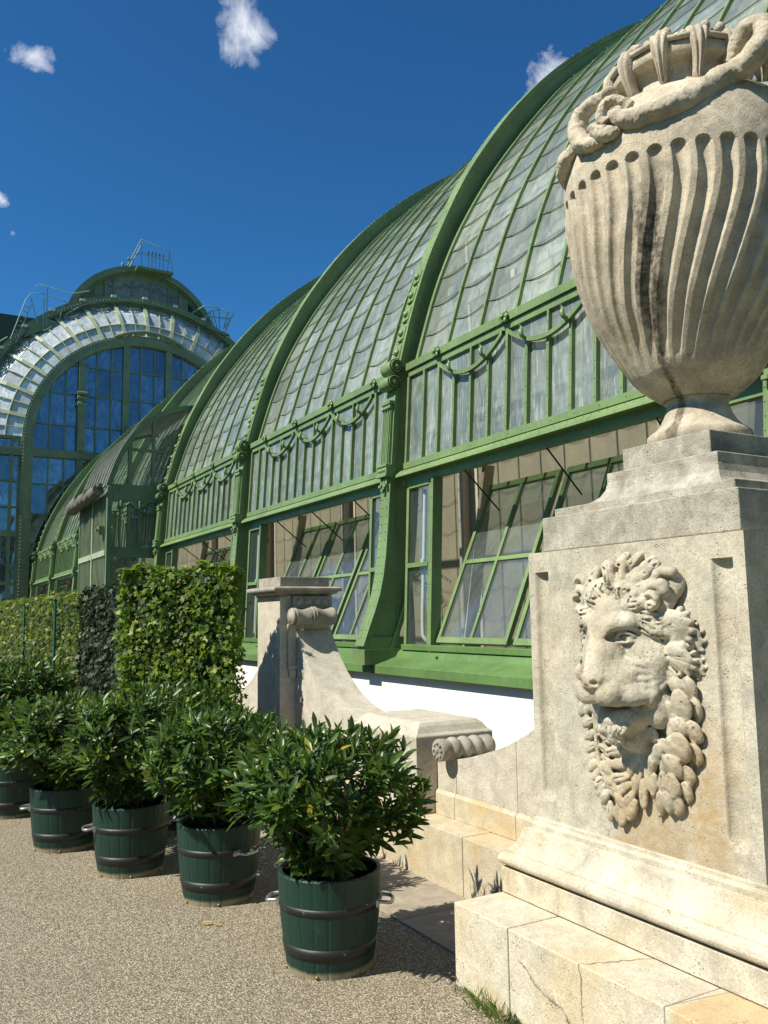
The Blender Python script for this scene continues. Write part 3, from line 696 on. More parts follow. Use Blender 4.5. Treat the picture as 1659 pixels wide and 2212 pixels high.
            fl=a_ if ax!=1 else ~a_
            f[fl]=f[fl][:,::-1]; F.append(f[(f>=0).all(1)])
        return V,np.concatenate(F)
def np_mesh(name,V,F,mat,parent=None,smooth=True,flip=False):
    off=Vector((0,0,0)); q=parent
    while q is not None: off+=q.location; q=q.parent
    me=bpy.data.meshes.new(name); V=np.asarray(V,np.float32)-np.array(off[:],np.float32)
    if flip: F=F[:,::-1]
    F=np.ascontiguousarray(F,np.int32)
    me.vertices.add(len(V)); me.vertices.foreach_set('co',V.ravel()); me.loops.add(F.size); me.loops.foreach_set('vertex_index',F.ravel())
    me.polygons.add(len(F)); me.polygons.foreach_set('loop_start',np.arange(0,F.size,F.shape[1],dtype=np.int32)); me.polygons.foreach_set('loop_total',np.full(len(F),F.shape[1],np.int32))
    me.update(calc_edges=True); me.validate(); me.polygons.foreach_set('use_smooth',np.full(len(me.polygons),smooth)); me.materials.append(mat)
    o=bpy.data.objects.new(name,me); return link(o,parent)
def rust_stain(t,c,P):
    """damp brown stain below the spout of the mask"""
    x=sepxyz(t,P); n=nz(t,7,5,.65,P); n2=nz(t,24,4,.7,P)
    dy=mth(t,'ABSOLUTE',mth(t,'SUBTRACT',x[1],2.50))
    wdt=mth(t,'ADD',mth(t,'MULTIPLY',n,.40),.0)
    a=mth(t,'MULTIPLY',mth(t,'SUBTRACT',wdt,dy),9,True)
    b=mth(t,'MULTIPLY',mth(t,'SUBTRACT',1.06,x[2]),5,True)
    c=mixc(t,mth(t,'MULTIPLY',mth(t,'MULTIPLY',a,b),ramp(t,n2,[(.3,.3),(.7,.9)])),c,(.33,.235,.115))
    dy2=mth(t,'ABSOLUTE',mth(t,'SUBTRACT',x[1],2.20))
    a=mth(t,'MULTIPLY',mth(t,'SUBTRACT',mth(t,'MULTIPLY',n,.34),dy2),6,True)
    b=mth(t,'MULTIPLY',mth(t,'SUBTRACT',1.32,x[2]),3,True)
    return mixc(t,mth(t,'MULTIPLY',mth(t,'MULTIPLY',a,b),ramp(t,n2,[(.35,.3),(.65,.9)])),c,(.38,.26,.12))
def kiss(t,c,P):
    x=sepxyz(t,P)
    def el(y0,z0,ry,rz,inner=0):
        a=mth(t,'DIVIDE',mth(t,'SUBTRACT',x[1],y0),ry); b=mth(t,'DIVIDE',mth(t,'SUBTRACT',x[2],z0),rz)
        d=mth(t,'ADD',mth(t,'MULTIPLY',a,a),mth(t,'MULTIPLY',b,b))
        return mth(t,'MULTIPLY',mth(t,'SUBTRACT',1,d),4,True)
    f=mth(t,'MAXIMUM',el(2.545,1.394,.015,.0055),el(2.545,1.379,.015,.006)); n=nz(t,260,2,.6,P)
    f=mth(t,'MULTIPLY',f,ramp(t,n,[(.35,.25),(.6,.9)]))
    return mixc(t,f,c,(.50,.10,.09))
ST_DIE=stone('die_limestone',(.63,.585,.475),(.40,.375,.305),(.50,.38,.21),.18,.22,rust_stain,.5,1.0)
ST_LION=stone('mask_limestone',(.66,.61,.50),(.36,.335,.27),(.54,.41,.22),.25,.30,lambda t,c,P:kiss(t,rust_stain(t,c,P),P),.45,4.0,.8)
ST_CAP=stone('cap_limestone',(.56,.53,.45),(.28,.26,.215),(.42,.33,.2),.15,.42,None,.8,7.0,1.2)
ST_BASE=stone('base_limestone',(.70,.64,.51),(.46,.42,.34),(.58,.42,.20),.38,.22,None,.4,9.0,.8)
def cracks(t,c,P):
    """joints and cracks of the step block, drawn where the stone is split"""
    x=sepxyz(t,P); n=nz(t,7,5,.6,P); w2=nz(t,34,3,.6,P)
    wob=mth(t,'ADD',mth(t,'MULTIPLY',mth(t,'SUBTRACT',n,.5),.30),mth(t,'MULTIPLY',mth(t,'SUBTRACT',w2,.5),.05))
    def seam(expr,w=.0030): return mth(t,'MULTIPLY',mth(t,'SUBTRACT',1,mth(t,'DIVIDE',mth(t,'ABSOLUTE',expr),w)),1,True)
    s1=seam(mth(t,'SUBTRACT',x[1],2.915),.0022)
    # kinked split of the second block: slopes over the face
    e=mth(t,'ADD',mth(t,'ADD',mth(t,'SUBTRACT',x[1],2.50),mth(t,'MULTIPLY',mth(t,'SUBTRACT',x[0],2.195),.42)),mth(t,'MULTIPLY',wob,.35))
    s2=mth(t,'MULTIPLY',seam(e,.0065),mth(t,'MULTIPLY',mth(t,'SUBTRACT',x[2],.10),40,True))
    e=mth(t,'ADD',mth(t,'SUBTRACT',x[2],mth(t,'ADD',mth(t,'MULTIPLY',mth(t,'SUBTRACT',x[1],2.50),.36),.115)),mth(t,'MULTIPLY',wob,.5))
    s3=mth(t,'MULTIPLY',mth(t,'MULTIPLY',seam(e,.0075),mth(t,'MULTIPLY',mth(t,'SUBTRACT',2.86,x[1]),40,True)),mth(t,'LESS_THAN',x[2],.342))
    s4=seam(mth(t,'ADD',mth(t,'SUBTRACT',x[1],2.10),mth(t,'MULTIPLY',mth(t,'SUBTRACT',x[0],2.195),.15)),.003)
    f=mth(t,'MAXIMUM',mth(t,'MAXIMUM',s1,s2),mth(t,'MAXIMUM',s3,s4))
    c=mixc(t,mth(t,'MULTIPLY',mth(t,'MULTIPLY',mth(t,'SUBTRACT',2.09,x[1]),30,True),.55),c,(.50,.32,.11))
    return mixc(t,mth(t,'MULTIPLY',f,.85),c,(.07,.055,.035))
ST_STEP=stone('step_limestone',(.70,.65,.53),(.54,.49,.38),(.58,.42,.20),.42,.05,cracks,.4,12.0,1.0)
CX_,CY_=3.165,2.565
ped=thing('stone_pedestal','weathered cream stone pedestal with a carved lion mask and fruit garland under the tall urn','pedestal',(CX_,CY_,0))
def block(mb,h,z0,z1,hx=None): mb.box(CX_-(hx or h),CX_+(hx or h),CY_-h,CY_+h,z0,z1)
# step: the split blocks in front
m=MB(); m.box(2.195,3.9,2.918,3.297,0,.346); m.box(2.197,3.9,2.102,2.914,0,.345); m.box(2.195,3.9,.4,2.098,0,.346)
m.build('step',ST_STEP,ped,.005,2)
m=MB(); m.box(2.455,3.88,1.84,3.289,.350,.462); m.box(2.455,3.88,.9,1.836,.350,.462); m.build('plinth',ST_BASE,ped,.004,2)
# moulded base: profile offsets from die face
prof=[(.075,.466),(.085,.470),(.115,.474),(.132,.486),(.136,.50),(.130,.516),(.112,.527),(.104,.530),(.104,.540),(.098,.548),(.080,.566),(.066,.588),(.056,.612),(.050,.634),(.048,.640),(.030,.642),(.030,.668),(.012,.670),(.012,.690),(-.01,.690)]
def moulding(mb,prof,hx,hy,cx=CX_,cy=CY_):
    rows=[]
    for o,z in prof: rows.append([(cx-hx-o,cy-hy-o,z),(cx+hx+o,cy-hy-o,z),(cx+hx+o,cy+hy+o,z),(cx-hx-o,cy+hy+o,z),(cx-hx-o,cy-hy-o,z)])
    mb.grid(rows,False)
m=MB(); moulding(m,prof,.595,.592); mo=m.build('moulded_base',ST_BASE,ped,.0025,1)
# die: carved front grid with the two sunk flutes
def flute_depth(y,z):
    d=0
    for yc in (3.068,2.071):
        hw=.047; u=abs(y-yc)/hw
        if u<1 and z<1.793:
            zb=.775+hw
            if z>zb: d=max(d,.034*math.sqrt(1-u*u))
            else:
                r=math.hypot(y-yc,z-zb)/hw
                if r<1: d=max(d,.034*math.sqrt(1-r*r))
    return d
ysg=sorted(set([round(1.973+i*.0065,5) for i in range(183)]+[3.159,3.115,3.021,2.118,2.024])); zsg=sorted(set([.690+i*.0065 for i in range(184)]+[1.884,1.7925,1.7935]))
zsg=[z for z in zsg if z<=1.8841]
rows=[[(2.57+flute_depth(y,z)+.0012*mnoise.noise(Vector((y*30,z*30,1))),y,z) for y in ysg] for z in zsg]
m=MB(); m.grid(rows,True,flip=True)
m.box(2.62,3.75,1.99,3.14,.692,1.882)
ys_=1.973
# right-hand (shaded) side with a sunk rectangular panel, and the far side
for (yf,sg) in ((1.973,1),(3.159,-1)):
    def dd(x,z): 
        u=min(x-2.665,3.665-x); v=min(z-.78,1.79-z)
        return .03 if (u>0 and v>0) else 0
    xs=sorted([2.57,2.664,2.666,3.664,3.666,3.76]); zs=[.69,.779,.781,1.789,1.791,1.884]
    m.grid([[(x,yf+sg*dd(x,z),z) for x in xs] for z in zs],False,flip=(sg<0))
m.build('die',ST_DIE,ped,recalc=False)
m=MB(); m.box(3.70,3.76,1.974,3.158,.691,1.883)
m.box(2.571,3.755,1.975,3.157,1.8835,1.885); m.build('die_back',ST_DIE,ped)
m=MB(); block(m,.5425,1.892,2.050,.545); m.build('cap_slab',ST_CAP,ped,.005,2)
m=MB(); block(m,.50,2.052,2.090,.505)
prof=[(.0,2.092),(-.045,2.098),(-.085,2.112),(-.115,2.135),(-.133,2.165),(-.140,2.20),(-.141,2.243),(-.16,2.245)]
moulding(m,prof,.465,.450,3.15,2.575); m.build('cap_cavetto',ST_CAP,ped,.003,1)
m=MB(); m.box(2.872,3.38,2.335,2.825,2.246,2.350); m.build('cap_block',ST_CAP,ped,.004,2)
# ---------------------------------------------------------------- lion mask (signed distance carving)
S=SDF((-.43,.735,-.035),(.38,1.87,.32),.0045); c=-.045
S.ell((c,1.555,.0),(.180,.180,.125),.03)
S.ell((c,1.61,.055),(.125,.095,.07),.04)
for sg in (-1,1):
    S.ell((c+sg*.120,1.425,.040),(.105,.135,.080),.04)          # cheek
    S.cap((c+sg*.028,1.545,.158),(c+sg*.110,1.572,.118),.034,.030,.03)   # brow
    S.cap((c+sg*.110,1.572,.118),(c+sg*.165,1.535,.07),.030,.020,.03)
S.cap((c,1.62,.10),(c-.002,1.37,.205),.066,.058,.045)            # bridge
S.ell((c,1.330,.13),(.115,.078,.11),.035)
S.ell((c-.004,1.350,.234),(.050,.030,.030),.018)                 # nose
S.ell((c-.004,1.330,.238),(.040,.020,.020),.012)
for sg in (-1,1):
    S.ell((c+sg*.050,1.290,.178),(.060,.052,.068),.018)         # upper lip pads
    S.ell((c+sg*.095,1.305,.118),(.056,.050,.055),.025)
    S.cap((c+sg*.045,1.44,.165),(c+sg*.10,1.37,.135),.034,.034,.04)
    S.cap((c+sg*.115,1.285,.14),(c+sg*.160,1.290,.09),.030,.028,.03)
    S.ell((c+sg*.150,1.245,.035),(.062,.085,.055),.03)
    S.ell((c+sg*.034,1.336,.256),(.014,.010,.016),.006,True)    # nostril
    S.ell((c+sg*.084,1.516,.160),(.048,.019,.036),.016,True)    # eye socket
    S.ell((c+sg*.044,1.504,.168),(.018,.018,.020),.012,True)
    S.ell((c+sg*.084,1.508,.112),(.034,.018,.018),.004)         # eyeball
    S.path([(c+sg*.042,1.500,.140),(c+sg*.070,1.525,.142),(c+sg*.105,1.523,.128),(c+sg*.134,1.503,.096)],.0085,.006,.004)
    S.path([(c+sg*.044,1.497,.138),(c+sg*.074,1.489,.134),(c+sg*.105,1.492,.118),(c+sg*.132,1.500,.094)],.006,.005,.005)
    for j in range(5):                                          # whisker folds sweeping back
        z=1.425-.027*j
        S.path([(c+sg*.100,z+.0,.135-.004*j),(c+sg*.140,z-.018,.115),(c+sg*.178,z-.010,.078),(c+sg*.205,z+.022,.045)],.011,.007,.012)
        pass
    S.path([(c+sg*.160,1.262,.095),(c+sg*.180,1.300,.085),(c+sg*.168,1.345,.085),(c+sg*.140,1.360,.100)],.014,.010,.010)
S.cap((c,1.325,.262),(c,1.262,.240),.005,.005,.008,True)
# mouth and lower jaw
S.ell((c,1.205,.070),(.110,.065,.070),.03)
S.ell((c,1.190,.108),(.088,.040,.055),.03)
S.ell((c,1.240,.165),(.108,.013,.085),.010,True)
for sg in (-1,1): S.cap((c+sg*.09,1.240,.15),(c+sg*.150,1.258,.10),.010,.006,.008,True)
for j,(da,l) in enumerate(((-.06,.03),(-.036,.040),(-.010,.055),(.014,.050),(.038,.040),(.060,.028))):
    S.lock([(c+da,1.180,.120),(c+da*1.1-.006,1.158,.146),(c+da*.8+.004,1.155-l*.6,.140),(c+da*.7-.006,1.145-l,.120)],.016,.005,.008,2)
S.ell((c,1.13,.03),(.10,.07,.05),.03)
# forelock and mane: many grooved locks fanning round the brow
def fan(an,r0_,r1_,p0,p1,w0,w1,bend,k=.008,st=3):
    u=Vector((math.cos(an),math.sin(an),0)); t_=Vector((-u.y,u.x,0)); C0=Vector((c,1.555,0)); pts=[]
    for i in range(5):
        f=i/4; r_=r0_+(r1_-r0_)*f; pts.append(C0+u*r_+t_*bend*math.sin(PI*f)*.5+t_*bend*f*f+Vector((0,0,p0+(p1-p0)*f+.035*math.sin(PI*f))))
    S.lock([tuple(q) for q in pts],w0,w1,k,st)
for i in range(15):
    an=R(12+i*11.2); fan(an,.125,.275 if 3<i<12 else .240,.085,.008,.030,.015,(-.05 if i<6 else .05)*(1+.3*(i%3)),.009,3)
for i in range(11):
    an=R(30+i*12); fan(an,.115,.200,.105,.055,.027,.013,(.05 if i%2 else -.045),.009,3)
S.lock([(c+.03,1.755,.06),(c+.005,1.785,.105),(c-.020,1.765,.135),(c-.022,1.730,.135),(c-.010,1.705,.112)],.036,.014,.008,4)
S.lock([(c-.03,1.775,.05),(c-.050,1.780,.095),(c-.062,1.745,.115),(c-.045,1.705,.112)],.028,.012,.008,3)
# rolled curls on the right (ram-like)
def spiral(a,z,p,R0,r,turns,dirn=1,k=.006,start=0):
    pts=[]
    for i in range(int(turns*10)+1):
        t=i/(turns*10); an=start+dirn*2*PI*turns*t; rr=R0*(1-.78*t); pts.append((a+rr*math.cos(an),z+rr*math.sin(an),p+.035*t))
    for i in range(len(pts)-1): S.cap(pts[i],pts[i+1],r*(1-.3*i/len(pts)),r*(1-.3*(i+1)/len(pts)),k)
S.ell((-.268,1.705,.02),(.062,.062,.035),.01); S.ell((-.272,1.706,.078),(.026,.024,.04),.006,True)
spiral(-.272,1.702,.050,.060,.022,1.0,-1,start=2.2)
S.ell((-.245,1.645,.045),(.055,.052,.04),.01)
spiral(-.245,1.655,.080,.056,.019,1.25,-1,start=2.6); S.ell((-.250,1.640,.130),(.028,.026,.02),.006,True)
S.ell((-.248,1.630,.105),(.022,.020,.020),.005); S.ell((-.250,1.626,.126),(.009,.008,.01),.004,True)
# left ear and mane
S.ell((.215,1.735,.02),(.045,.040,.03),.012,rot=.7); S.ell((.222,1.728,.05),(.024,.018,.025),.006,True)
spiral(.180,1.665,.050,.044,.018,1.1,1,start=.5); S.ell((.18,1.655,.09),(.018,.017,.02),.005,True)
S.ell((.160,1.615,.08),(.030,.018,.025),.008,rot=.2)
for j in range(6):
    z=1.60-.045*j
    S.lock([(.125,z,.055),(.165,z+.012,.060),(.200,z-.015,.045),(.220,z-.055,.020),(.212,z-.09,.006)],.019,.007,.007,3)
for j in range(3):
    S.lock([(c-.165,1.61-.04*j,.05),(c-.195,1.595-.04*j,.055),(c-.205,1.555-.04*j,.035)],.016,.008,.008,2)
# acanthus leaves at right: smooth pads with a toothed outer rim
def leafpad(a,z,p,r1,r2,rot,th=.016,lobes=5):
    S.ell((a,z,p),(r1,r2,th),.010,rot=rot,tilt=-.25)
    for i in range(lobes):
        an=rot-1.2+2.4*i/(lobes-1); S.ell((a+r1*.98*math.cos(an),z+r2*.98*math.sin(an),p-.010),(r1*.20,r2*.17,th*.8),.004,rot=an)
    for i in range(lobes-1):
        an=rot-1.2+2.4*(i+.5)/(lobes-1); S.ell((a+r1*1.08*math.cos(an),z+r2*1.08*math.sin(an),p),(r1*.14,r2*.10,.03),.003,True,rot=an)
    for i in range(3):
        an=rot-.5+.5*i; S.cap((a-.5*r1*math.cos(rot),z-.5*r2*math.sin(rot),p+th*1.1),(a+.75*r1*math.cos(an),z+.75*r2*math.sin(an),p+th*.9),.0045,.003,.004,True)
leafpad(-.345,1.500,.018,.058,.062,PI*1.02,.014,5)
leafpad(-.305,1.545,.050,.072,.070,PI*.98,.020,6)
leafpad(-.345,1.405,.012,.052,.048,PI*1.02,.012,5)
leafpad(-.300,1.430,.040,.075,.058,PI*1.10,.018,6)
# fruit and leaves, right garland: flattened overlapping forms on a low bed
for a,z,r1,r2 in ((-.30,1.26,.06,.09),(-.285,1.13,.065,.09),(-.245,1.0,.07,.09),(-.21,.91,.05,.06)): S.ell((a,z,.004),(r1,r2,.022),.02)
fr=[(-.262,1.365,.040,.036,.034,.3),(-.335,1.318,.028,.030,.044,.2),(-.290,1.330,.042,.030,.030,-.3),(-.355,1.245,.018,.022,.042,.1),(-.272,1.215,.036,.032,.052,-.35),(-.318,1.258,.052,.042,.058,.12),
 (-.345,1.165,.026,.036,.042,.1),(-.255,1.160,.036,.026,.048,.5),(-.300,1.178,.042,.030,.036,.0),(-.345,1.085,.020,.026,.036,0),(-.262,1.095,.038,.030,.048,-.3),(-.302,1.108,.054,.042,.054,.25),(-.215,1.100,.040,.034,.030,.5),(-.185,1.070,.046,.026,.046,.6),
 (-.300,1.010,.022,.030,.036,-.3),(-.205,1.015,.030,.024,.056,.35),(-.252,1.030,.046,.042,.046,.15),(-.290,.945,.018,.024,.034,0),(-.190,.955,.028,.022,.050,.2),(-.245,.962,.044,.036,.044,.1),
 (-.250,.890,.020,.024,.036,.35),(-.212,.898,.034,.028,.036,0),(-.165,.880,.022,.020,.050,.3),(-.160,1.135,.040,.024,.030,.2),(-.145,1.030,.034,.020,.050,.5),(-.138,.945,.020,.018,.045,.35)]
for i,(a,z,p,r1,r2,ro) in enumerate(fr):
    S.ell((a,z,p),(r1*1.16,r2*1.14,.0155),.0025,rot=ro,tilt=.30); S.cap((a+math.sin(ro)*r2*.9,z-math.cos(ro)*r2*.9,p-.004),(a+math.sin(ro)*r2*1.28,z-math.cos(ro)*r2*1.28,p-.006),.010,.004,.008)
    if i%3!=1: S.path([(a-r1*.1,z+r2*.75,p+.014),(a-r1*.50,z,p+.017),(a-r1*.1,z-r2*.7,p+.018)],.0028,.002,.003,True)
    else: S.path([(a,z+r2*.7,p+.018),(a,z-r2*.8,p+.018)],.003,.002,.003,True)
# left garland: olive-like branch with leaflets
for a,z,r1,r2 in ((.16,1.17,.05,.08),(.15,1.03,.06,.09),(.09,.90,.08,.07),(.0,.93,.07,.08)): S.ell((a,z,.0),(r1,r2,.018),.02)
stem=catmull([(.170,1.25,.03),(.158,1.15,.035),(.150,1.05,.035),(.140,.98,.035),(.110,.92,.03),(.075,.87,.025)],6)
for i in range(len(stem)-1): S.cap(tuple(stem[i]),tuple(stem[i+1]),.010,.009,.004)
for i in range(2,len(stem),3):
    p=stem[i]; j=i//3
    for sg in (1,-1):
        dn=-.45-.05*j; S.ell((p.x+sg*.040,p.y-.018,.026+.006*(j%2)),(.040,.019,.013),.003,rot=sg*dn,tilt=.15)
        S.cap((p.x+sg*.010,p.y-.004,.040),(p.x+sg*.066,p.y-.032,.038),.0028,.002,.002,True)
for a,z,r1,r2,ro in ((.240,1.355,.030,.036,.1),(.205,1.315,.026,.034,0),(.250,1.275,.022,.046,0),(.200,1.262,.026,.030,.3),(.240,1.200,.020,.036,.1),(.190,1.215,.024,.028,0),(.215,1.15,.022,.03,.3)):
    S.ell((a,z,.026),(r1,r2,.020),.004,rot=ro); S.cap((a+.006,z+r2*.6,.047),(a-.004,z-r2*.6,.047),.003,.002,.003,True)
for i,(a,z,ro,L_) in enumerate(((.075,1.095,-.3,.05),(.068,1.045,-.22,.058),(.055,.995,-.15,.062),(.045,.945,-.25,.058),(.03,.905,-.5,.058),(.0,.865,-.85,.058),(.060,.815,-1.3,.050),(.10,.805,-1.55,.044),(.14,.84,-1.9,.040),(.025,.805,-1.05,.054),(-.05,.95,-1.2,.062),(-.085,.905,-1.5,.06),(-.03,1.005,-1.0,.055),(-.115,.97,-1.6,.055),(.17,.875,-2.2,.036),(-.02,.83,-1.1,.05))):
    S.ell((a,z,.020+.006*(i%2)),(L_,.021,.013),.0035,rot=ro,tilt=.1); d=(math.cos(ro),math.sin(ro)); S.cap((a-d[0]*L_*.8,z-d[1]*L_*.8,.036),(a+d[0]*L_*.7,z+d[1]*L_*.7,.034),.0028,.002,.002,True)
S.ell((-.03,1.08,.005),(.12,.11,.022),.02)
S.D+=smooth_noise(S.D.shape,12,1,.0018)+smooth_noise(S.D.shape,5,2,.0010)+smooth_noise(S.D.shape,2.2,3,.0006)
V,F=S.mesh()
W=np.stack([2.572-V[:,2],CY_+V[:,0],V[:,1]],1)
np_mesh('lion_mask',W,F,ST_LION,ped)
# ---------------------------------------------------------------- urn
UX,UY=3.118,2.592
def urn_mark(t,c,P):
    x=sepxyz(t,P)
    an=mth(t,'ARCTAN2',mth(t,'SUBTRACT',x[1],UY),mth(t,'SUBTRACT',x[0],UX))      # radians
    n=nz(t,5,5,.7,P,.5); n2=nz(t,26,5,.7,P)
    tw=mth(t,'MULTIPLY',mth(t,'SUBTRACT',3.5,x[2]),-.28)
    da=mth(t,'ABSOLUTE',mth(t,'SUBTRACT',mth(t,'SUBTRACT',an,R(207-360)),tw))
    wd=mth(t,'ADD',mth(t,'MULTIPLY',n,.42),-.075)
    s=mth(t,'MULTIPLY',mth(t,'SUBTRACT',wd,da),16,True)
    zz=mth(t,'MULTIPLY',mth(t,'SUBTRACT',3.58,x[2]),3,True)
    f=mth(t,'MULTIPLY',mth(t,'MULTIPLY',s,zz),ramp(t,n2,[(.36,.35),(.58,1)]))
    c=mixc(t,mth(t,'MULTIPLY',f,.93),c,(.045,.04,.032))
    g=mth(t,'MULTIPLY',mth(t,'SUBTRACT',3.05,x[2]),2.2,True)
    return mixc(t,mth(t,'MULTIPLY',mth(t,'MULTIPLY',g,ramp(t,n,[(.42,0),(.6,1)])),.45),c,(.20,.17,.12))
ST_URN=stone('urn_limestone',(.72,.63,.49),(.44,.385,.30),(.56,.44,.29),.25,.26,urn_mark,.5,20.0,.8)
ST_SNAKE=stone('snake_limestone',(.68,.60,.47),(.44,.39,.31),(.50,.40,.26),.2,.40,None,.7,24.0,1.0)
urn=thing('stone_urn','tall fluted stone urn with a snake coiled round its shoulder, standing on the lion pedestal','urn',(UX,UY,2.351))
up_=[(.145,2.552),(.19,2.582),(.268,2.650),(.325,2.735),(.382,2.83),(.44,2.935),(.484,3.058),(.516,3.18),(.536,3.30),(.550,3.424),(.553,3.547),(.546,3.65),(.522,3.74),(.480,3.81),(.42,3.862),(.35,3.902),(.29,3.935),(.252,3.97),(.243,4.02),(.256,4.055)]
cp=catmull([(a,0,b) for a,b in up_],12); prof=[(p.x,p.z) for p in cp]
twk=[(2.55,-26),(2.70,-21.5),(2.825,-16.8),(2.946,-12.2),(3.036,-8.8),(3.13,-5.6),(3.22,-2.6),(3.30,-.4),(3.38,.9),(3.45,.9),(3.53,0),(4.2,0)]
def twist(z):
    for a,b in zip(twk,twk[1:]):
        if a[0]<=z<=b[0]: t=(z-a[0])/(b[0]-a[0]); return a[1]+(b[1]-a[1])*t
    return twk[0][1] if z<3 else 0
NT=36*22; th=np.arange(NT)*2*PI/NT; Vs=[]
zr=[]
for r,z in prof: zr.append((r,z))
# denser rows near the flute tops
zz=[]; 
for (r0,z0),(r1,z1) in zip(zr,zr[1:]):
    k=5 if 3.46<z0<3.60 else 1
    for j in range(k): zz.append((r0+(r1-r0)*j/k,z0+(z1-z0)*j/k))
zz.append(zr[-1])
ph=R(208.4); fs_=2*PI/36
for r,z in zz:
    tw=R(twist(z)); u=((th-ph+fs_/2)%fs_)/fs_-.5            # -.5..5 across a flute, untwisted
    hw=.315; top=3.530; W_=hw*fs_*.55
    if z>top: d=np.zeros(NT)
    elif z>top-W_:
        q=math.sqrt(max(0,1-((z-(top-W_))/W_)**2)); s=np.clip(1-(u/(hw*q+1e-6))**2,0,1) if q>.02 else np.zeros(NT); d=np.sqrt(s)*.8+.2*(s>0)
    elif z>2.80: s=np.clip(1-(u/hw)**2,0,1); d=np.sqrt(s)
    else:
        f=max(0,(z-2.66)/.14); s=np.clip(1-(u/hw)**2,0,1); d=np.sqrt(s)*min(1,f)
    dep_=.026*min(1,(r/.5)**1.1); rr=r-d*dep_
    a=th+tw; jit=np.array([mnoise.noise(Vector((math.cos(q)*7*r*3,math.sin(q)*7*r*3,z*20))) for q in a[::2]]).repeat(2)[:NT]*.0016
    rr=rr+jit
    Vs.append(np.stack([UX+rr*np.cos(a),UY+rr*np.sin(a),np.full(NT,z)],1))
m_=len(Vs); Vs=np.concatenate(Vs); k=np.arange(NT); F=[]
for i in range(m_-1): F.append(np.stack([i*NT+k,i*NT+(k+1)%NT,(i+1)*NT+(k+1)%NT,(i+1)*NT+k],1))
np_mesh('bowl',Vs,np.concatenate(F),ST_URN,urn)
m=MB(); m.lathe([(.222,2.351),(.226,2.36),(.226,2.392),(.215,2.402),(.190,2.42),(.165,2.45),(.147,2.485),(.138,2.51),(.136,2.512),(.133,2.53),(.134,2.548),(.15,2.552),(.10,2.56)],96,(UX,UY,0)); m.build('foot',ST_URN,urn)
m=MB(); m.lathe([(.256,4.055),(.262,4.067),(.300,4.071),(.306,4.077),(.306,4.120),(.300,4.128),(.262,4.130),(.235,4.12),(.225,4.0),(.2,3.9)],96,(UX,UY,0),caps=False); m.build('rim',ST_URN,urn)
def UP(ang,r,z): return (UX+r*math.cos(R(ang)),UY+r*math.sin(R(ang)),z)
# leaf drapes over the rim and swagged lip
def drape(ang):
    m=MB(); rows=[]
    pr=[(.24,4.145,.036),(.275,4.18,.048),(.308,4.18,.050),(.330,4.15,.048),(.335,4.10,.038),(.325,4.05,.028),(.310,4.01,.022),(.296,3.975,.020),(.288,3.955,.010)]
    c=catmull([(a,b,w_) for a,b,w_ in pr],4)
    for p in c:
        row=[]
        for s in range(15):
            u=-1+2*s/14; w_=p.z; o=.013*math.cos(u*3*PI)*.5+(.008-.022*u*u)
            row.append(UP(ang+math.degrees(u*w_/p.x),p.x+o,p.y+ (0.0)))
        rows.append(row)
    rb=[[Vector(q)+(Vector((UX,UY,q[2]))-Vector(q)).normalized()*.022 for q in row] for row in rows]
    m.grid(rows,True); m.grid(rb,True)
    edge=[r[0] for r in rows]+[q for q in rows[-1]]+[r[-1] for r in rows[::-1]]+[q for q in rows[0][::-1]]
    edb=[r[0] for r in rb]+[q for q in rb[-1]]+[r[-1] for r in rb[::-1]]+[q for q in rb[0][::-1]]
    m.grid([edge,edb],True)
    rr=random.Random(int(ang))
    for i in range(5): m.ball(UP(ang+rr.uniform(-9,9),.275+rr.uniform(-.02,.02),4.178+rr.uniform(0,.02)),rr.uniform(.016,.028),9,7,(1,1,rr.uniform(.7,1.1)))
    m.build('leaf_drape',ST_SNAKE,urn)
for a in (144,175,207,238,269,300,331,2,33,64,95,120): drape(a)
m=MB()
for i,a in enumerate((144,175,207,238,269,300,331,2,33,64,95,120)):
    b=a+31; m.tube(catmull([UP(a,.30,4.158),UP(a+6,.312,4.142),UP(a+15.5,.314,4.136),UP(b-6,.312,4.142),UP(b,.30,4.158)],5),.013,8)
    for j in range(5): m.ball(UP(a+5+j*5,.285,4.152+.012*math.sin(j*2.2+i)),.021,8,6)
m.build('rim_wreath',ST_SNAKE,urn)
# snake
def snaketube(name,pts,rad,seed):
    c=catmull(pts,22); n=len(c); rs=[]
    ks=len(rad)-1
    for i in range(n):
        t=i/(n-1)*ks; a=int(min(t,ks-1)); rs.append(rad[a]+(rad[a+1]-rad[a])*(t-a))
    m=MB(); m.tube(c,rs,36)
    m.v=[tuple(Vector(v)+Vector((mnoise.noise(Vector(v)*22),mnoise.noise(Vector(v)*22+Vector((5,5,5))),mnoise.noise(Vector(v)*22+Vector((9,1,3)))))*.007+Vector((mnoise.noise(Vector(v)*70),mnoise.noise(Vector(v)*70+Vector((5,5,5))),mnoise.noise(Vector(v)*70+Vector((9,1,3)))))*.0035) for v in m.v]
    return m
m=snaketube('s',[UP(188,0.553,3.735),UP(192,0.553,3.715),UP(198,0.553,3.680),UP(206,0.553,3.668),UP(214,0.543,3.678),UP(222,0.530,3.698),UP(230,0.510,3.737),UP(238,0.493,3.788),UP(246,0.500,3.824),UP(250,0.538,3.845),UP(253,0.578,3.881),UP(256,0.588,3.94),UP(256,0.563,4.00),UP(252,0.523,4.0),UP(250,0.483,3.96),UP(250,0.453,3.91)],[.030,.036,.043,.048,.052,.055,.055,.053,.050,.052,.052,.050,.047,.043,.038,.032],1)
m.build('snake',ST_SNAKE,urn)
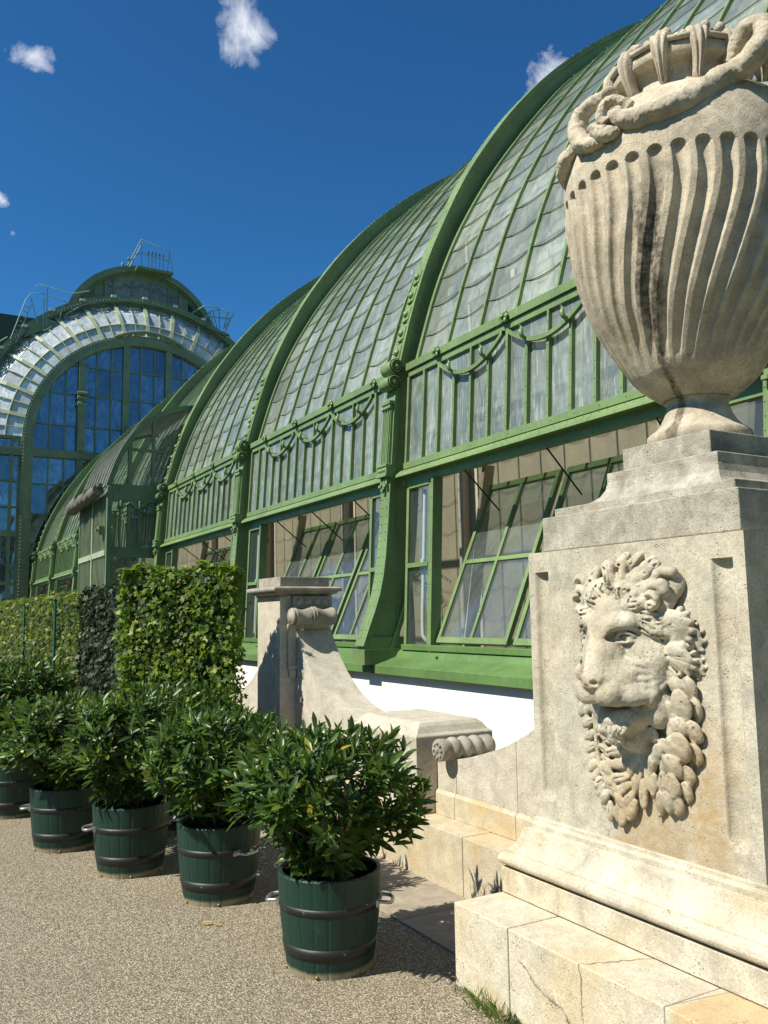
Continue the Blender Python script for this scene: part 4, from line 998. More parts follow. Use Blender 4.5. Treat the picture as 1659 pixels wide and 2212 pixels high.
m=snaketube('s',[UP(199,0.553,3.730),UP(196,0.563,3.765),UP(191,0.573,3.785),UP(188,0.583,3.765),UP(187,0.583,3.719),UP(189,0.578,3.690)],[.022,.022,.022,.024,.026,.026],2); m.build('snake_loop',ST_SNAKE,urn)
m=snaketube('s',[UP(181,0.478,3.895),UP(175,0.498,3.888),UP(169,0.526,3.862),UP(166,0.543,3.82),UP(168,0.558,3.75),UP(173,0.568,3.685),UP(180,0.568,3.645),UP(186,0.563,3.635)],[.024,.034,.038,.040,.041,.040,.036,.020],2)
m.ball(UP(183,0.478,3.895),.036,14,10,(1.2,1,.8)); m.ball(UP(178,0.508,3.900),.012,8,6); m.build('snake_coil',ST_SNAKE,urn)
m=snaketube('s',[UP(180,0.578,3.722),UP(183,0.583,3.69),UP(187,0.578,3.655),UP(191,0.568,3.642),UP(194,0.553,3.652)],[.012,.030,.036,.030,.012],3); m.build('snake_tail',ST_SNAKE,urn)
m=snaketube('s',[UP(164,0.543,3.73),UP(157,0.563,3.69),UP(150,0.558,3.655),UP(146,0.548,3.61)],[.026,.040,.038,.012],4); m.build('handle_leaf',ST_SNAKE,urn)
m=snaketube('s',[UP(260,.50,3.86),UP(275,.60,3.90),UP(290,.64,3.92),UP(305,.60,3.95),UP(320,.55,3.80)],[.055,.06,.06,.055,.04],5); m.build('snake_handle',ST_SNAKE,urn)
# ================================================================ low parapet with volute pillar (stone)
ST_WALL=stone('parapet_limestone',(.68,.63,.53),(.50,.46,.38),(.50,.42,.28),.15,.06,None,.8,30.0,1.1)
ST_LEDGE=stone('ledge_limestone',(.62,.55,.40),(.48,.41,.29),(.55,.38,.16),.6,.10,None,.4,33.0,.8)
def mold_streak(t,c,P):
    x=sepxyz(t,P); n=nz(t,9,5,.7,wpos(t,(4,4,.7)),.3); n2=nz(t,30,4,.7,wpos(t,(2,2,.5)))
    h=mth(t,'MULTIPLY',mth(t,'SUBTRACT',mth(t,'MULTIPLY',n,.34),x[2]),14,True)
    g=mth(t,'MULTIPLY',ramp(t,n2,[(.5,0),(.6,1)]),h)
    g=mth(t,'MULTIPLY',g,mth(t,'MULTIPLY',mth(t,'SUBTRACT',4.2,x[1]),9,True)); return mixc(t,mth(t,'MULTIPLY',g,.9),c,(.04,.04,.025))
ST_LEDGE=stone('ledge_limestone',(.62,.55,.40),(.48,.41,.29),(.55,.38,.16),.6,.10,mold_streak,.4,33.0,.8)
led=thing('stone_ledge','low bench of large yellowish limestone blocks running below the parapet behind the tubs','ledge',(3.2,4.2,0))
for i,(a,b) in enumerate(((2.2,3.29),(3.295,4.226),(4.232,5.62),(5.626,7.0),(7.006,8.4),(8.406,10.4))):
    m=MB(); m.box(2.882,3.62,a if i else 3.30,b if i else 3.302,0,.334-.001*(i%2)) if i else None
    if i: m.build('ledge_block',ST_LEDGE,led,.004,2)
par=thing('stone_parapet','low grey stone parapet with a curved rising wall between the urn pedestal and the pillar','parapet',(3.2,4.4,.334))
top=[(3.17,1.62),(3.30,1.40),(3.5,1.185),(3.65,1.07),(3.79,.985),(3.906,.921),(4.05,.856),(4.17,.812),(4.43,.738),(4.65,.692),(4.82,.672)]
tc_=[(p.x,p.z) for p in catmull([(a,0,b) for a,b in top],4)]
for (a,b) in ((3.17,3.985),(3.989,4.60),(4.604,4.819)):
    pts=[(y,z) for y,z in tc_ if a<=y<=b]
    def zt(y):
        for p,q in zip(tc_,tc_[1:]):
            if p[0]<=y<=q[0]: return p[1]+(q[1]-p[1])*(y-p[0])/(q[0]-p[0]+1e-9)
        return tc_[-1][1]
    pts=[(a,zt(a))]+[q for q in pts if a<q[0]<b]+[(b,zt(b))]
    poly=[(a,.480)]+[(b,.480)]+pts[::-1]
    m=MB(); m.extrude(poly,3.105,3.47,'YZ'); m.build('curved_wall',ST_WALL,par,.004,2)
    m=MB(); m.extrude([(3.085,.334),(3.49,.334),(3.49,.468),(3.472,.492),(3.472,.4795),(3.10,.4795),(3.10,.492),(3.085,.468)],a,b,'XZ'); m.v=[(v[0],v[1],v[2]) for v in m.v]; m.build('base_course',ST_LEDGE,par,.003,1)
m=MB()
rows=[]
for o,z in ((0,.336),(0,.800),(.0,.822),(-.012,.832),(-.020,.835),(-.030,.850),(-.050,.880),(-.075,.900),(-.085,.903)):
    x0,x1,y0,y1=2.949-o,3.56+o,4.822-o,5.72+o; rows.append([(x0,y0,z),(x1,y0,z),(x1,y1,z),(x0,y1,z),(x0,y0,z)])
m.grid(rows,False); q=rows[-1]; m.add(q[:4],[(0,1,2,3)]); m.build('end_block',ST_WALL,par,.006,2)
# ribbed bolster between wall and block
m=MB(); pr=[(.02,0),(.03,.004),(.040,.006),(.066,.006),(.070,.012),(.070,.055),(.062,.066),(.066,.074)]
for i in range(3):
    x0=.078+i*.085
    for k in range(9): pr.append((.058+.018*math.sin(PI*k/8),x0+.081*k/8))
pr+=[(.062,.337),(.070,.345),(.072,.40),(.055,.42),(.001,.425)]
m.lathe([(r,x) for r,x in pr],32,(2.998,4.655,.757),'X')
for k in range(8):
    a=2*PI*k/8; m.ball((2.998,4.655+.043*math.cos(a),.757+.043*math.sin(a)),.010,8,6,(.8,1,1))
m.ball((2.999,4.655,.757),.018,10,8,(.6,1,1)); m.build('bolster',stone('bolster_stone',(.44,.41,.35),(.26,.24,.20),(.36,.3,.2),.1,.3,None,.8,40.0,1),par)
# volute pillar
pil=thing('volute_pillar','grey stone pillar with a moulded cap, scroll bolster and sweeping curved buttress beside the ivy hedge','pillar',(3.2,7.38,.334))
m=MB(); m.box(2.949,3.447,7.11,7.65,.335,1.795); m.build('shaft',ST_WALL,pil,.005,2)
ST_PCAP=stone('pillar_cap_stone',(.50,.46,.39),(.27,.25,.21),(.36,.3,.2),.1,.4,None,.8,44.0,1)
m=MB(); m.box(2.955,3.44,7.115,7.645,1.886,1.972); 
prof=[(.0,1.797),(.012,1.80),(.012,1.812),(.05,1.822),(.052,1.838),(.078,1.842),(.085,1.855),(.083,1.872),(.06,1.882),(.0,1.885)]
rows=[]
for o,z in prof: rows.append([(2.949-o,7.11-o,z),(3.447+o,7.11-o,z),(3.447+o,7.65+o,z),(2.949-o,7.65+o,z),(2.949-o,7.11-o,z)])
m.grid(rows,False); m.build('cap',ST_PCAP,pil,.003,1)
m=MB(); m.box(3.06,3.44,7.06,7.109,1.690,1.795)
for i in range(4): m.ball((3.115+i*.085,7.058,1.742),.034,14,10,(1,.5,1))
m.build('ball_frieze',ST_PCAP,pil)
m=MB(); pr=[(.001,-.012),(.045,-.01),(.05,0),(.070,.002),(.078,.01),(.078,.022),(.062,.035)]
pr+=[(.062+.018*(abs(k/10-.5)*2)**1.5,.035+.15*k/10) for k in range(11)]+[(.075,.195),(.088,.20),(.088,.212),(.075,.218),(.088,.225),(.088,.24),(.075,.246)]
pr+=[(.062+.018*(abs(k/10-.5)*2)**1.5,.25+.15*k/10) for k in range(11)]+[(.078,.415),(.078,.428),(.05,.43),(.045,.44),(.001,.442)]
m.lathe([(r,x) for r,x in pr],28,(3.01,7.02,1.615),'X'); m.build('scroll_bolster',ST_PCAP,pil)
rp=[(7.115,1.54),(7.08,1.48),(7.0,1.37),(6.90,1.255),(6.78,1.145),(6.64,1.045),(6.48,.955),(6.30,.885),(6.10,.84),(5.9,.81),(5.715,.80)]
rc=[(p.x,p.z) for p in catmull([(a,0,b) for a,b in rp],4)]
poly=[(5.722,.335),(7.109,.335),(7.109,1.50)]+[q for q in rc if q[0]<7.10 and q[0]>5.722]+[(5.722,.80)]
def ramp_wall(mb,poly,x0,x1,ch=.05):
    # body with the top edge chamfered on the left
    mb.extrude(poly,x0,x1,'YZ')
m=MB(); ramp_wall(m,poly,3.10,3.445); m.build('curved_buttress',ST_WALL,pil,.006,2)
m=MB(); poly2=[(7.651,.335),(9.2,.335),(9.2,.82)]+[(14.76-q[0],q[1]) for q in rc[::-1] if 14.76-q[0]>7.651 and 14.76-q[0]<9.0]+[(7.651,1.5)]
m.extrude(poly2,3.10,3.445,'YZ'); m.build('curved_buttress',ST_WALL,pil,.006,2)
m=MB(); m.box(3.02,3.098,7.085,7.109,1.18,1.55); m.box(3.015,3.10,7.07,7.109,1.15,1.19); m.box(3.03,3.09,7.075,7.109,1.08,1.148); m.build('bracket',ST_WALL,pil,.003,1)
m=MB(); 
# ================================================================ porch
porch=tag(bpy.data.objects.new('porch',None)); porch.location=(4.6-5.6,24.6-Y0,0); link(porch,wing)
PX=4.59; PYa,PYb=22.72,26.7
m=MB()
m.box(PX,PX+.10,PYb-.1,PYb,0,5.0); m.build('corner_post',GREEN_D,porch,.004,1); m=MB(); m.box(PX,PX+.12,PYa,PYa+.12,0,5.1)
m.box(PX+.12,6.0,PYa+.01,PYa+.11,4.72,5.18); m.box(PX+.12,5.95,PYa+.01,PYa+.11,3.25,3.52); m.box(PX+.12,5.9,PYa+.01,PYa+.11,1.0,1.25)
for x,w_,z0,z1 in ((5.16,.10,1.25,6.40),(4.93,.055,3.52,4.72),(5.42,.055,3.52,4.72),(5.78,.09,3.52,7.04),(5.16,.08,0,1.0)): m.box(x-w_/2,x+w_/2,PYa+.02,PYa+.10,z0,z1)
m.box(5.02,6.1,PYa+.03,PYa+.09,6.10,6.18)
fr_=m.build('frame',GREEN_D,porch,.004,1)
m=MB()
for (a,b) in ((4.71,5.16),(5.16,5.80)):
    mid=(a+b)/2; pts=catmull([(a,PYa-.01,4.45 if a<5 else 4.70),(mid-.02,PYa-.01,4.50 if a<5 else 4.48),(b,PYa-.01,4.70 if a<5 else 4.40)],6); m.tube(pts,.03,6)
m.tube([(4.93,PYa-.02,4.55),(4.93,PYa-.04,4.66),(4.93,PYa-.02,4.74)],.035,6); m.tube([(5.42,PYa-.02,4.55),(5.42,PYa-.04,4.66),(5.42,PYa-.02,4.74)],.035,6)
m.build('arched_tracery',GREEN_D,porch)
arc=[(4.61,5.15),(4.72,5.50),(4.88,5.93),(5.12,6.38),(5.47,6.83),(6.02,7.22),(6.55,7.42),(6.9,7.46)]
ac=resample(arc,.12); an_=normals(ac)
for y0_,y1_ in ((PYa,PYa+.12),(PYb-.1,PYb)):
    m=MB(); strip(m,ac,an_,.05,-.09,y0_,y1_); m.build('arch_rib',GREEN_D,porch)
m=MB(); poly=[(PX+.06,1.0),(6.3,1.0),(6.9,7.3)]+[(a,b) for a,b in ac[::-1]]+[(PX+.06,5.1)]
m.add([(x,PYa+.06,z) for x,z in poly],[tuple(range(len(poly)))]); m.build('side_glazing',glass_mat('porch_glass',(.42,.45,.36),.30,.0,.06),porch,recalc=False)
m=MB()
for i in range(16):
    y0=PYa+.12+i*(PYb-PYa-.22)/16; y1=y0+(PYb-PYa-.22)/16; strip(m,ac,an_,.02+.012*(i%2),-.02,y0+.004,y1-.004)
    strip(m,ac,an_,.05,.0,y0-.012,y0+.012)
m.build('roof',green_paint('porch_roof',(.26,.27,.22),.5,.5,.5,.4),porch)
m=MB()
for i in range(22):
    y0=PYa+.13+i*(PYb-PYa-.24)/22; m.box(PX+.03,PX+.07,y0,y0+.148,3.45,4.95); m.box(PX+.03,PX+.07,y0,y0+.148,.0,3.30); m.box(PX+.005,PX+.03,y0-.008,y0+.014,0,4.95)
m.box(PX-.02,PX+.08,PYa+.12,PYb-.1,3.30,3.45); m.box(PX-.03,PX+.02,24.5,24.62,0,4.95)
m.build('plank_wall',green_paint('pale_green_board',(.34,.38,.24),.4,.5,.35),porch)
m=MB(); 
for s in range(3):
    y0=PYa+.2+s*1.25; y1=y0+1.3
    m.tube(catmull([(PX-.20,y0,5.02+.05*(s%2)),(PX-.24,y0+.4,4.95),(PX-.20,y0+.8,5.03),(PX-.22,y1,4.93)],6),.15+.02*s,10)
m.tube([(PX-.2,PYa-.05,5.12),(PX-.2,PYb+.1,5.03)],.05,8)
for i in range(26):
    y=PYa+.3+i*.14; l=random.uniform(.15,.6); m.add([(PX-.16,y,4.95),(PX-.14,y+.12,4.95),(PX-.13,y+.10,4.95-l),(PX-.15,y+.02,4.95-l*.8)],[(0,1,2,3)])
m.build('rolled_mat',plain('old_reed_mat',(.13,.12,.10),.95),porch)
m=MB(); m.box(PX-.14,PX+.02,PYa+.3,PYa+.5,3.86,4.08); m.box(PX-.2,PX-.14,PYa+.34,PYa+.44,3.93,4.0); m.build('roller_bracket',GREEN_D,porch)
# ================================================================ domed pavilion at the far end
PVY=48.0
pav=thing('domed_pavilion','tall far green pavilion with a huge round arch of blue glass and a lantern','pavilion',(11.75,PVY,0))
PG=green_paint('pavilion_green',(.150,.200,.105),.4,.5,.4)
PGL=green_paint('pavilion_frame_pale',(.36,.40,.24),.4,.5,.4)
SKYG=glass_mat('arch_glass',(.30,.36,.42),.93,0,.03,(.5,.6,.6),.05); SKYG.node_tree.nodes['Principled BSDF'].inputs['Metallic'].default_value=.75
RINGG=glass_mat('ring_glass',(.66,.72,.75),.92,.3,.15,(.7,.75,.75),.2)  # pale white-blue of the reflected sky is put into the pane colour
cx_,cz_=11.75,11.2
def arcpt(r,a,y,cx=cx_,cz=cz_): return (cx+r*math.cos(a),y,cz+r*math.sin(a))
def arcband(mb,r0,r1,y0,y1,a0=0,a1=PI,n=72,cx=cx_,cz=cz_):
    rows=[]
    for i in range(n+1):
        a=a0+(a1-a0)*i/n; rows.append([arcpt(r0,a,y0,cx,cz),arcpt(r1,a,y0,cx,cz),arcpt(r1,a,y1,cx,cz),arcpt(r0,a,y1,cx,cz),arcpt(r0,a,y0,cx,cz)])
    mb.grid(rows,False)
m=MB(); arcband(m,5.98,6.55,PVY-.25,PVY+.15); m.box(cx_-6.55,cx_-5.98,PVY-.25,PVY+.15,0,cz_-.002); m.box(cx_+5.98,cx_+6.55,PVY-.25,PVY+.15,0,cz_-.002)
m.box(cx_-9.3,cx_+9.2,PVY-.20,PVY+.10,10.35,10.80)
rv=m
for i in range(120):
    a=PI*i/119
    for r in (6.08,6.45): rv.rivet(arcpt(r,a,PVY-.25),(0,-1,0),.045,.8,6)
for i in range(60):
    for x in (cx_-6.45,cx_-6.08): rv.rivet((x,PVY-.25,.4+i*.185),(0,-1,0),.045,.8,6)
for i in range(70): 
    for z in (10.42,10.73): rv.rivet((cx_-8.6+i*.16+(.08 if z>10.5 else 0),PVY-.20,z),(0,-1,0),.035,.8,6)
m.build('great_arch',PG,pav)
m=MB(); poly=[arcpt(6.0,PI*i/48,PVY) for i in range(49)]
# glass as single panes so each one reflects a little differently
xs=[cx_-6.0]+[cx_-6.0+12*i/15 for i in range(1,15)]+[cx_+6.0]
import itertools
rr=random.Random(5)
def pane_quad(x0,x1,z0,z1):
    d=rr.uniform(-.010,.010); e=rr.uniform(-.010,.010); return [(x0,PVY+.02+d,z0),(x1,PVY+.02-d,z0),(x1,PVY+.02-d+e,z1),(x0,PVY+.02+d+e,z1)]
zs=[0,1.9,3.8,5.7,7.3,8.9,10.45,12.2,13.95,15.6,17.3]
g=MB()
for x0,x1 in zip(xs,xs[1:]):
    for z0,z1 in zip(zs,zs[1:]):
        xm=max(abs(x0-cx_),abs(x1-cx_)); xmn=min(abs(x0-cx_),abs(x1-cx_))
        if z0>cz_ and xmn**2+(z0-cz_)**2>6.0**2: continue
        g.add(pane_quad(x0,x1,z0,z1),[(0,1,2,3)])
# trim corners by pulling outside vertices onto the arch
def pull(v):
    x,y,z=v; r=math.hypot(x-cx_,z-cz_)
    if z>cz_ and r>6.1: s=6.1/r; return (cx_+(x-cx_)*s,y,cz_+(z-cz_)*s)
    return v
g.v=[pull(v) for v in g.v]; g.build('arch_glazing',SKYG,pav,recalc=False)
m=MB()
def vbar(x,w_,d=.10,z0=0):
    dx=abs(x-cx_); zt_=cz_+math.sqrt(max(0,6.0**2-dx*dx)) if dx<6 else cz_
    m.box(x-w_/2,x+w_/2,PVY-d,PVY+.04,z0,zt_)
for x in (8.15,10.55,12.95,15.35): vbar(x,.36,.16)
for x0,x1 in zip((5.77,8.15,10.55,12.95,15.35),(8.15,10.55,12.95,15.35,17.73)):
    for k in (1,2): vbar(x0+(x1-x0)*k/3,.075,.07)
for z in zs[1:]:
    if abs(z-10.45)<.1: continue
    hw=6.0 if z<cz_ else math.sqrt(max(0,36-(z-cz_)**2)); m.box(cx_-hw,cx_+hw,PVY-.06,PVY+.03,z-.035,z+.035)
m.build('glazing_bars',PG,pav)
m=MB(); m.box(7.97,8.33,PVY-.36,PVY-.16,10.8,15.5)
for z in (14.0,13.75,13.4): m.tube([(7.9,PVY-.40,z),(8.4,PVY-.40,z)],.10,8)
m.build('ornament_post',PG,pav)
m=MB()
for k in range(9):
    a=PI*.5+(k-4)*.055; m.ball(arcpt(6.62+.10*math.cos((k-4)*.8),a,PVY-.28),.16,8,6,(1,.6,.8))
m.tube([arcpt(6.55+.25*math.sin(PI*i/12),PI*.5-.3+.6*i/12,PVY-.3) for i in range(13)],.10,6); m.build('crown_ornament',PG,pav)
# ring of sloping panes between the arch and the outer hoop
OR=8.90; OY=PVY+1.5; ocz=11.25
NA=32
def inner(a): return (cx_+6.5*math.cos(a),PVY+.0,cz_+6.5*math.sin(a))
def outer(a,f=1.0):
    ip=Vector(inner(a)); op=Vector((cx_+OR*.985*math.cos(a),OY,ocz+OR*.985*math.sin(a))); p=ip.lerp(op,f); bul=.35*math.sin(PI*f*.9)
    return p+Vector((math.cos(a)*bul*.8,-bul*.6,math.sin(a)*bul*.8))
g=MB(); fs2=[0,.28,.64,1.0]
for i in range(NA):
    a,b=PI*i/NA,PI*(i+1)/NA
    for f0,f1 in zip(fs2,fs2[1:]):
        j=rr.uniform(-.03,.03); q=[outer(a,f0),outer(b,f0),outer(b,f1)+Vector((0,j,j)),outer(a,f1)+Vector((0,j,j))]; g.add(q,[(0,1,2,3)])
g.build('ring_glazing',RINGG,pav,recalc=False)
m=MB()
for i in range(NA+1):
    a=PI*i/NA; w_=.19 if i%2==0 else .05
    for f0,f1 in zip([0,.25,.5,.75],[.25,.5,.75,1.0]): m.beam(outer(a,f0)+Vector((0,-.05,.02)),outer(a,f1)+Vector((0,-.05,.02)),w_,.14 if i%2==0 else .07,(math.cos(a),-.7,math.sin(a)))
for f,rw in ((.28,.05),(.97,.06)): m.tube([outer(PI*i/64,f)+Vector((0,-.05,.02)) for i in range(65)],rw,6)
m.build('ring_bars',PGL,pav)
m=MB()
for i in range(0,NA,2):
    a,b=PI*i/NA,PI*(i+2)/NA
    pts=[outer(a+(b-a)*k/10,.97-.26*math.sin(PI*k/10))+Vector((0,-.10,.03)) for k in range(11)]; m.tube(pts,.035,5)
m.build('garland',GREEN_D,pav)
m=MB(); arcband(m,OR-.10,OR+.22,OY-.35,OY+.6,0,PI,96,cx_,ocz); arcband(m,OR-.02,OR+.34,OY-.55,OY-.34,0,PI,96,cx_,ocz)
rv=m
for i in range(150):
    a=PI*i/149; rv.rivet(arcpt(OR+.12,a,OY-.55,cx_,ocz),(0,-1,0),.05,.8,5)
m.build('outer_hoop',PG,pav)
PCL=plain('pale_clip',(.6,.62,.55),.5)
for i in range(0,NA+1,2):
    m=MB(); m.box(*[v for p in [arcpt(OR+.30,PI*i/NA,0,cx_,ocz)] for v in (p[0]-.14,p[0]+.14,OY-.70,OY-.5,p[2]-.06,p[2]+.06)]); m.build('hoop_clip',PCL,pav)
# left flank below the ring
g=MB(); m=MB()
for x0,x1 in ((2.4,4.0),(4.0,4.75),(4.75,5.2)):
    for z0,z1 in zip([0,.9,3.6,6.2,7.6,9.0,10.35],[.9,3.6,6.2,7.6,9.0,10.35,11.3]): 
        d=rr.uniform(-.02,.02); g.add([(x0,PVY+.10+d,z0),(x1,PVY+.05,z0),(x1,PVY+.05,z1),(x0,PVY+.10,z1)],[(0,1,2,3)])
g.build('flank_glazing',SKYG,pav,recalc=False)
for x,w_ in ((5.12,.12),(4.75,.16),(4.0,.20),(2.45,.2)): m.box(x-w_/2,x+w_/2,PVY-.08,PVY+.02,0,11.3)
for z,h in ((.9,.10),(3.6,.14),(6.2,.30),(7.6,.08),(9.0,.10),(11.3,.16)): m.box(2.3,5.19,PVY-.10,PVY+.03,z-h/2,z+h/2)
m.box(4.36,4.40,PVY-.07,PVY+.02,.9,6.2); m.build('flank_bars',PG,pav)
m=MB(); m.box(2.2,5.4,PVY-.5,PVY+.3,0,.55); m.build('plinth',ST_WALL,pav,.01,1)
# dark interior so the glass reads deep
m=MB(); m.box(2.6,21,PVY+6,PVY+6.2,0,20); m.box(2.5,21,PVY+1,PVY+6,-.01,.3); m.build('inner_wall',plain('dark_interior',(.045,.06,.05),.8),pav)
m=MB()
rows=[]
for y in (OY+.5,OY+9): rows.append([arcpt(OR,PI*i/48,y,cx_,ocz) for i in range(49)])
m.grid(rows,False); m.build('vault',PG,pav)
# lantern
LR,LCZ=4.23,17.98; a0=math.asin((19.36-LCZ)/LR)
m=MB(); arcband(m,LR-.15,LR+.18,OY-.1,OY+.35,a0,PI-a0,48,cx_,LCZ); arcband(m,LR-.05,LR+.30,OY-.3,OY-.1,a0,PI-a0,48,cx_,LCZ)
rows=[]
def lan(x): 
    return LCZ+math.sqrt(max(0,LR*LR-(x-cx_)**2))
# wall of the lantern with the window opening
wx0,wx1=9.6,14.0
def hoopz(x): return ocz+math.sqrt(max(0,(OR+.2)**2-(x-cx_)**2))
def wallpiece(xa,xb,lowf,topf,n=10):
    A=[]
    for i in range(n+1):
        x=xa+(xb-xa)*i/n; A.append([(x,OY+.02,lowf(x)),(x,OY+.02,topf(x))])
    m.grid(A,False)
wt=lambda x:20.05+1.25*math.sqrt(max(0,1-((x-11.8)/2.35)**2)) if abs(x-11.8)<2.35 else 20.05
wallpiece(cx_-3.9,cx_-3.4,lambda x:hoopz(x)-.3,lambda x:lan(x)); wallpiece(cx_-2.75,wx0,lambda x:hoopz(x)-.3,lambda x:lan(x)); wallpiece(wx1,cx_+2.75,lambda x:hoopz(x)-.3,lambda x:lan(x)); wallpiece(cx_+3.4,cx_+3.9,lambda x:hoopz(x)-.3,lambda x:lan(x))
wallpiece(wx0,wx1,lambda x:hoopz(x)-.3,lambda x:20.1); wallpiece(wx0,wx1,lambda x:21.72-.085*(x-11.8)**2,lambda x:lan(x),14)
wallpiece(cx_-3.5,cx_-2.75,lambda x:lan(x)-.35,lambda x:lan(x)); wallpiece(cx_+2.75,cx_+3.5,lambda x:lan(x)-.35,lambda x:lan(x))
for x in (9.6,14.0): m.box(x-.08,x+.08,OY-.08,OY+.05,20.0,21.3)
m.box(9.5,14.1,OY-.10,OY+.05,20.05,20.15)
la=m.build('lantern_front',PG,pav)
g=MB(); 
for x0,x1 in ((9.6,10.05),(10.05,11.15),(11.15,12.25),(12.25,13.3),(13.3,14.0)): g.add([(x0,OY+.04,20.1),(x1,OY+.04,20.1),(x1,OY+.04,21.9),(x0,OY+.04,21.9)],[(0,1,2,3)])
g.build('lantern_glazing',glass_mat('lantern_glass',(.34,.36,.30),.75,0,.1),pav,recalc=False)
m=MB()
for x in (10.05,11.15,12.25,13.3): m.box(x-.04,x+.04,OY-.05,OY+.03,20.1,21.6)
for x0,x1 in ((9.7,10.6),(10.6,11.7),(11.7,12.8),(12.8,13.9)): m.tube([(x0+(x1-x0)*k/8,OY-.05,21.5-.10*(((x0+x1)/2-11.8)**2)-.25*math.sin(PI*k/8)) for k in range(9)],.03,5)
m.build('lantern_bars',PG,pav)
m=MB(); rows=[]
for y in (OY+.3,OY+8): rows.append([arcpt(LR-.02,a0+(PI-2*a0)*i/30,y,cx_,LCZ) for i in range(31)])
m.grid(rows,False); m.build('lantern_roof',PG,pav)
# service railings and ladders on the roof
RB=plain('rail_blue_green',(.22,.34,.30),.5)
def rail(name,paths,r=.035):
    m=MB()
    for p in paths: m.tube(p,r,5)
    m.build(name,RB,pav)
y=OY-.6
rail('top_railing',[[(10.7,y,22.30),(11.45,y,24.05),(13.15,y,23.65),(13.4,y,22.20)],[(11.45,y,24.05),(11.5,y,22.30)],[(11.0,y,23.00),(11.5,y,23.20),(13.2,y,23.00)],[(11.0,y,22.30),(11.0,y,23.00)],[(13.15,y,23.65),(13.0,y,22.10)],
  [(10.85,y+.2,22.30),(11.6,y+.3,24.00)]]+[[(11.9+i*.22,y,22.20),(11.9+i*.22,y,23.25)] for i in range(5)],.03)
m=MB()
for i in range(5): m.lathe([(.0,0),(.05,.02),(.06,.10),(.02,.16),(.05,.2),(.001,.24)],8,(11.9+i*.22,y,23.2))
m.ball((10.75,y,22.7),.09,8,6); m.tube([(10.75,y,22.2),(10.75,y,22.7)],.025,5); m.box(11.2,13.3,y-.2,y+.4,22.15,22.32); m.ball((10.4,y,22.25),.14,6,5,(.6,.6,1.4)); m.build('finials',GREEN_D,pav)
P=[(4.55,16.6),(5.25,18.95),(5.5,19.35),(6.1,19.45),(7.4,19.15),(7.7,18.8),(7.3,18.4)]
rail('left_platform_railing',[[(a,y,b+.3) for a,b in P],[(4.8,y,16.7),(5.55,y,19.0)],[(5.5,y,19.4),(5.9,y,18.0)],[(6.2,y,19.5),(6.2,y,17.8)],[(7.2,y,19.3),(7.0,y,18.3)],[(5.75,y,20.1),(5.9,y,20.25),(7.6,y,20.0),(8.6,y,20.35)],[(6.35,y,20.15),(6.35,y,18.1)],[(3.2,y,16.0),(4.4,y,17.0)],[(3.2,y,15.6),(4.4,y,16.6)],[(7.3,y,18.7),(8.3,y,19.5),(8.6,y,19.6)]]
  +[[(4.6+i*.085,y,16.9+i*.28),(4.9+i*.085,y,16.8+i*.28)] for i in range(8)],.028)
m=MB(); m.hexa([(5.2,y,17.1),(6.9,y,18.05),(6.9,y+1,18.05),(5.2,y+1,17.1)],[(5.85,y,18.4),(7.0,y,18.25),(7.0,y+1,18.25),(5.85,y+1,18.4)]); m.build('left_platform',PG,pav)
yr=49.0
rail('right_platform_railing',[[(15.35,yr,19.8),(15.7,yr,20.35),(16.4,yr,20.62),(17.3,yr,20.5),(17.05,yr,20.1),(16.65,yr,19.1)],[(15.4,yr,20.68),(16.3,yr,20.68),(16.35,yr,19.1)],[(15.7,yr,20.35),(16.1,yr,19.1)],[(15.9,yr,20.45),(16.2,yr,19.3)],[(16.9,yr,20.55),(16.6,yr,19.4)],[(17.2,yr,20.4),(16.7,yr,19.5)],[(15.4,yr,20.0),(16.0,yr,20.05),(17.05,yr,20.1)],[(14.6,yr,20.1),(15.4,yr,20.68)]],.04)
m=MB(); m.hexa([(15.5,yr-.2,19.25),(16.9,yr-.2,18.85),(16.9,yr+.8,18.85),(15.5,yr+.8,19.25)],[(15.5,yr-.2,19.40),(16.9,yr-.2,19.05),(16.9,yr+.8,19.05),(15.5,yr+.8,19.40)]); m.build('right_platform',PG,pav)
# ================================================================ tubs, shrubs, ivy
def tub_mat():
    m,t,p,o=newmat('green_tub_paint'); P=coord(t,'Object'); x=sepxyz(t,P); n=nz(t,6,5,.7,P); sc_=nz(t,14,6,.75,coord(t,'Object',(7,7,.9)),.3); sp=nz(t,60,4,.7,P)
    c=mixc(t,n,(.005,.026,.017),(.009,.040,.026))
    c=mixc(t,mth(t,'MULTIPLY',ramp(t,sc_,[(.62,0),(.70,1)]),.45),c,(.16,.20,.15))
    c=mixc(t,mth(t,'MULTIPLY',ramp(t,sp,[(.68,0),(.74,1)]),.5),c,(.25,.26,.2))
    lo=mth(t,'MULTIPLY',mth(t,'SUBTRACT',mth(t,'ADD',mth(t,'MULTIPLY',n,.035),.018),x[2]),60,True)
    c=mixc(t,lo,c,(.26,.22,.14))
    t.links.new(c,p.inputs['Base Color']); p.inputs['Roughness'].default_value=.5; p.inputs['Specular IOR Level'].default_value=.4; bump(t,p,sc_,.25,.01); return m
def hoop_mat():
    m,t,p,o=newmat('iron_hoop'); P=coord(t,'Object'); s=nz(t,22,6,.8,coord(t,'Object',(1,1,1.5)),.4)
    c=mixc(t,ramp(t,s,[(.63,0),(.69,1)]),(.010,.012,.011),(.30,.30,.27)); t.links.new(c,p.inputs['Base Color']); p.inputs['Roughness'].default_value=.5; bump(t,p,s,.2,.004); return m
TUBM,HOOP=tub_mat(),hoop_mat(); HANDLE=plain('worn_steel',(.42,.42,.40),.35,.8); SOIL=plain('potting_soil',(.022,.016,.011),.95)
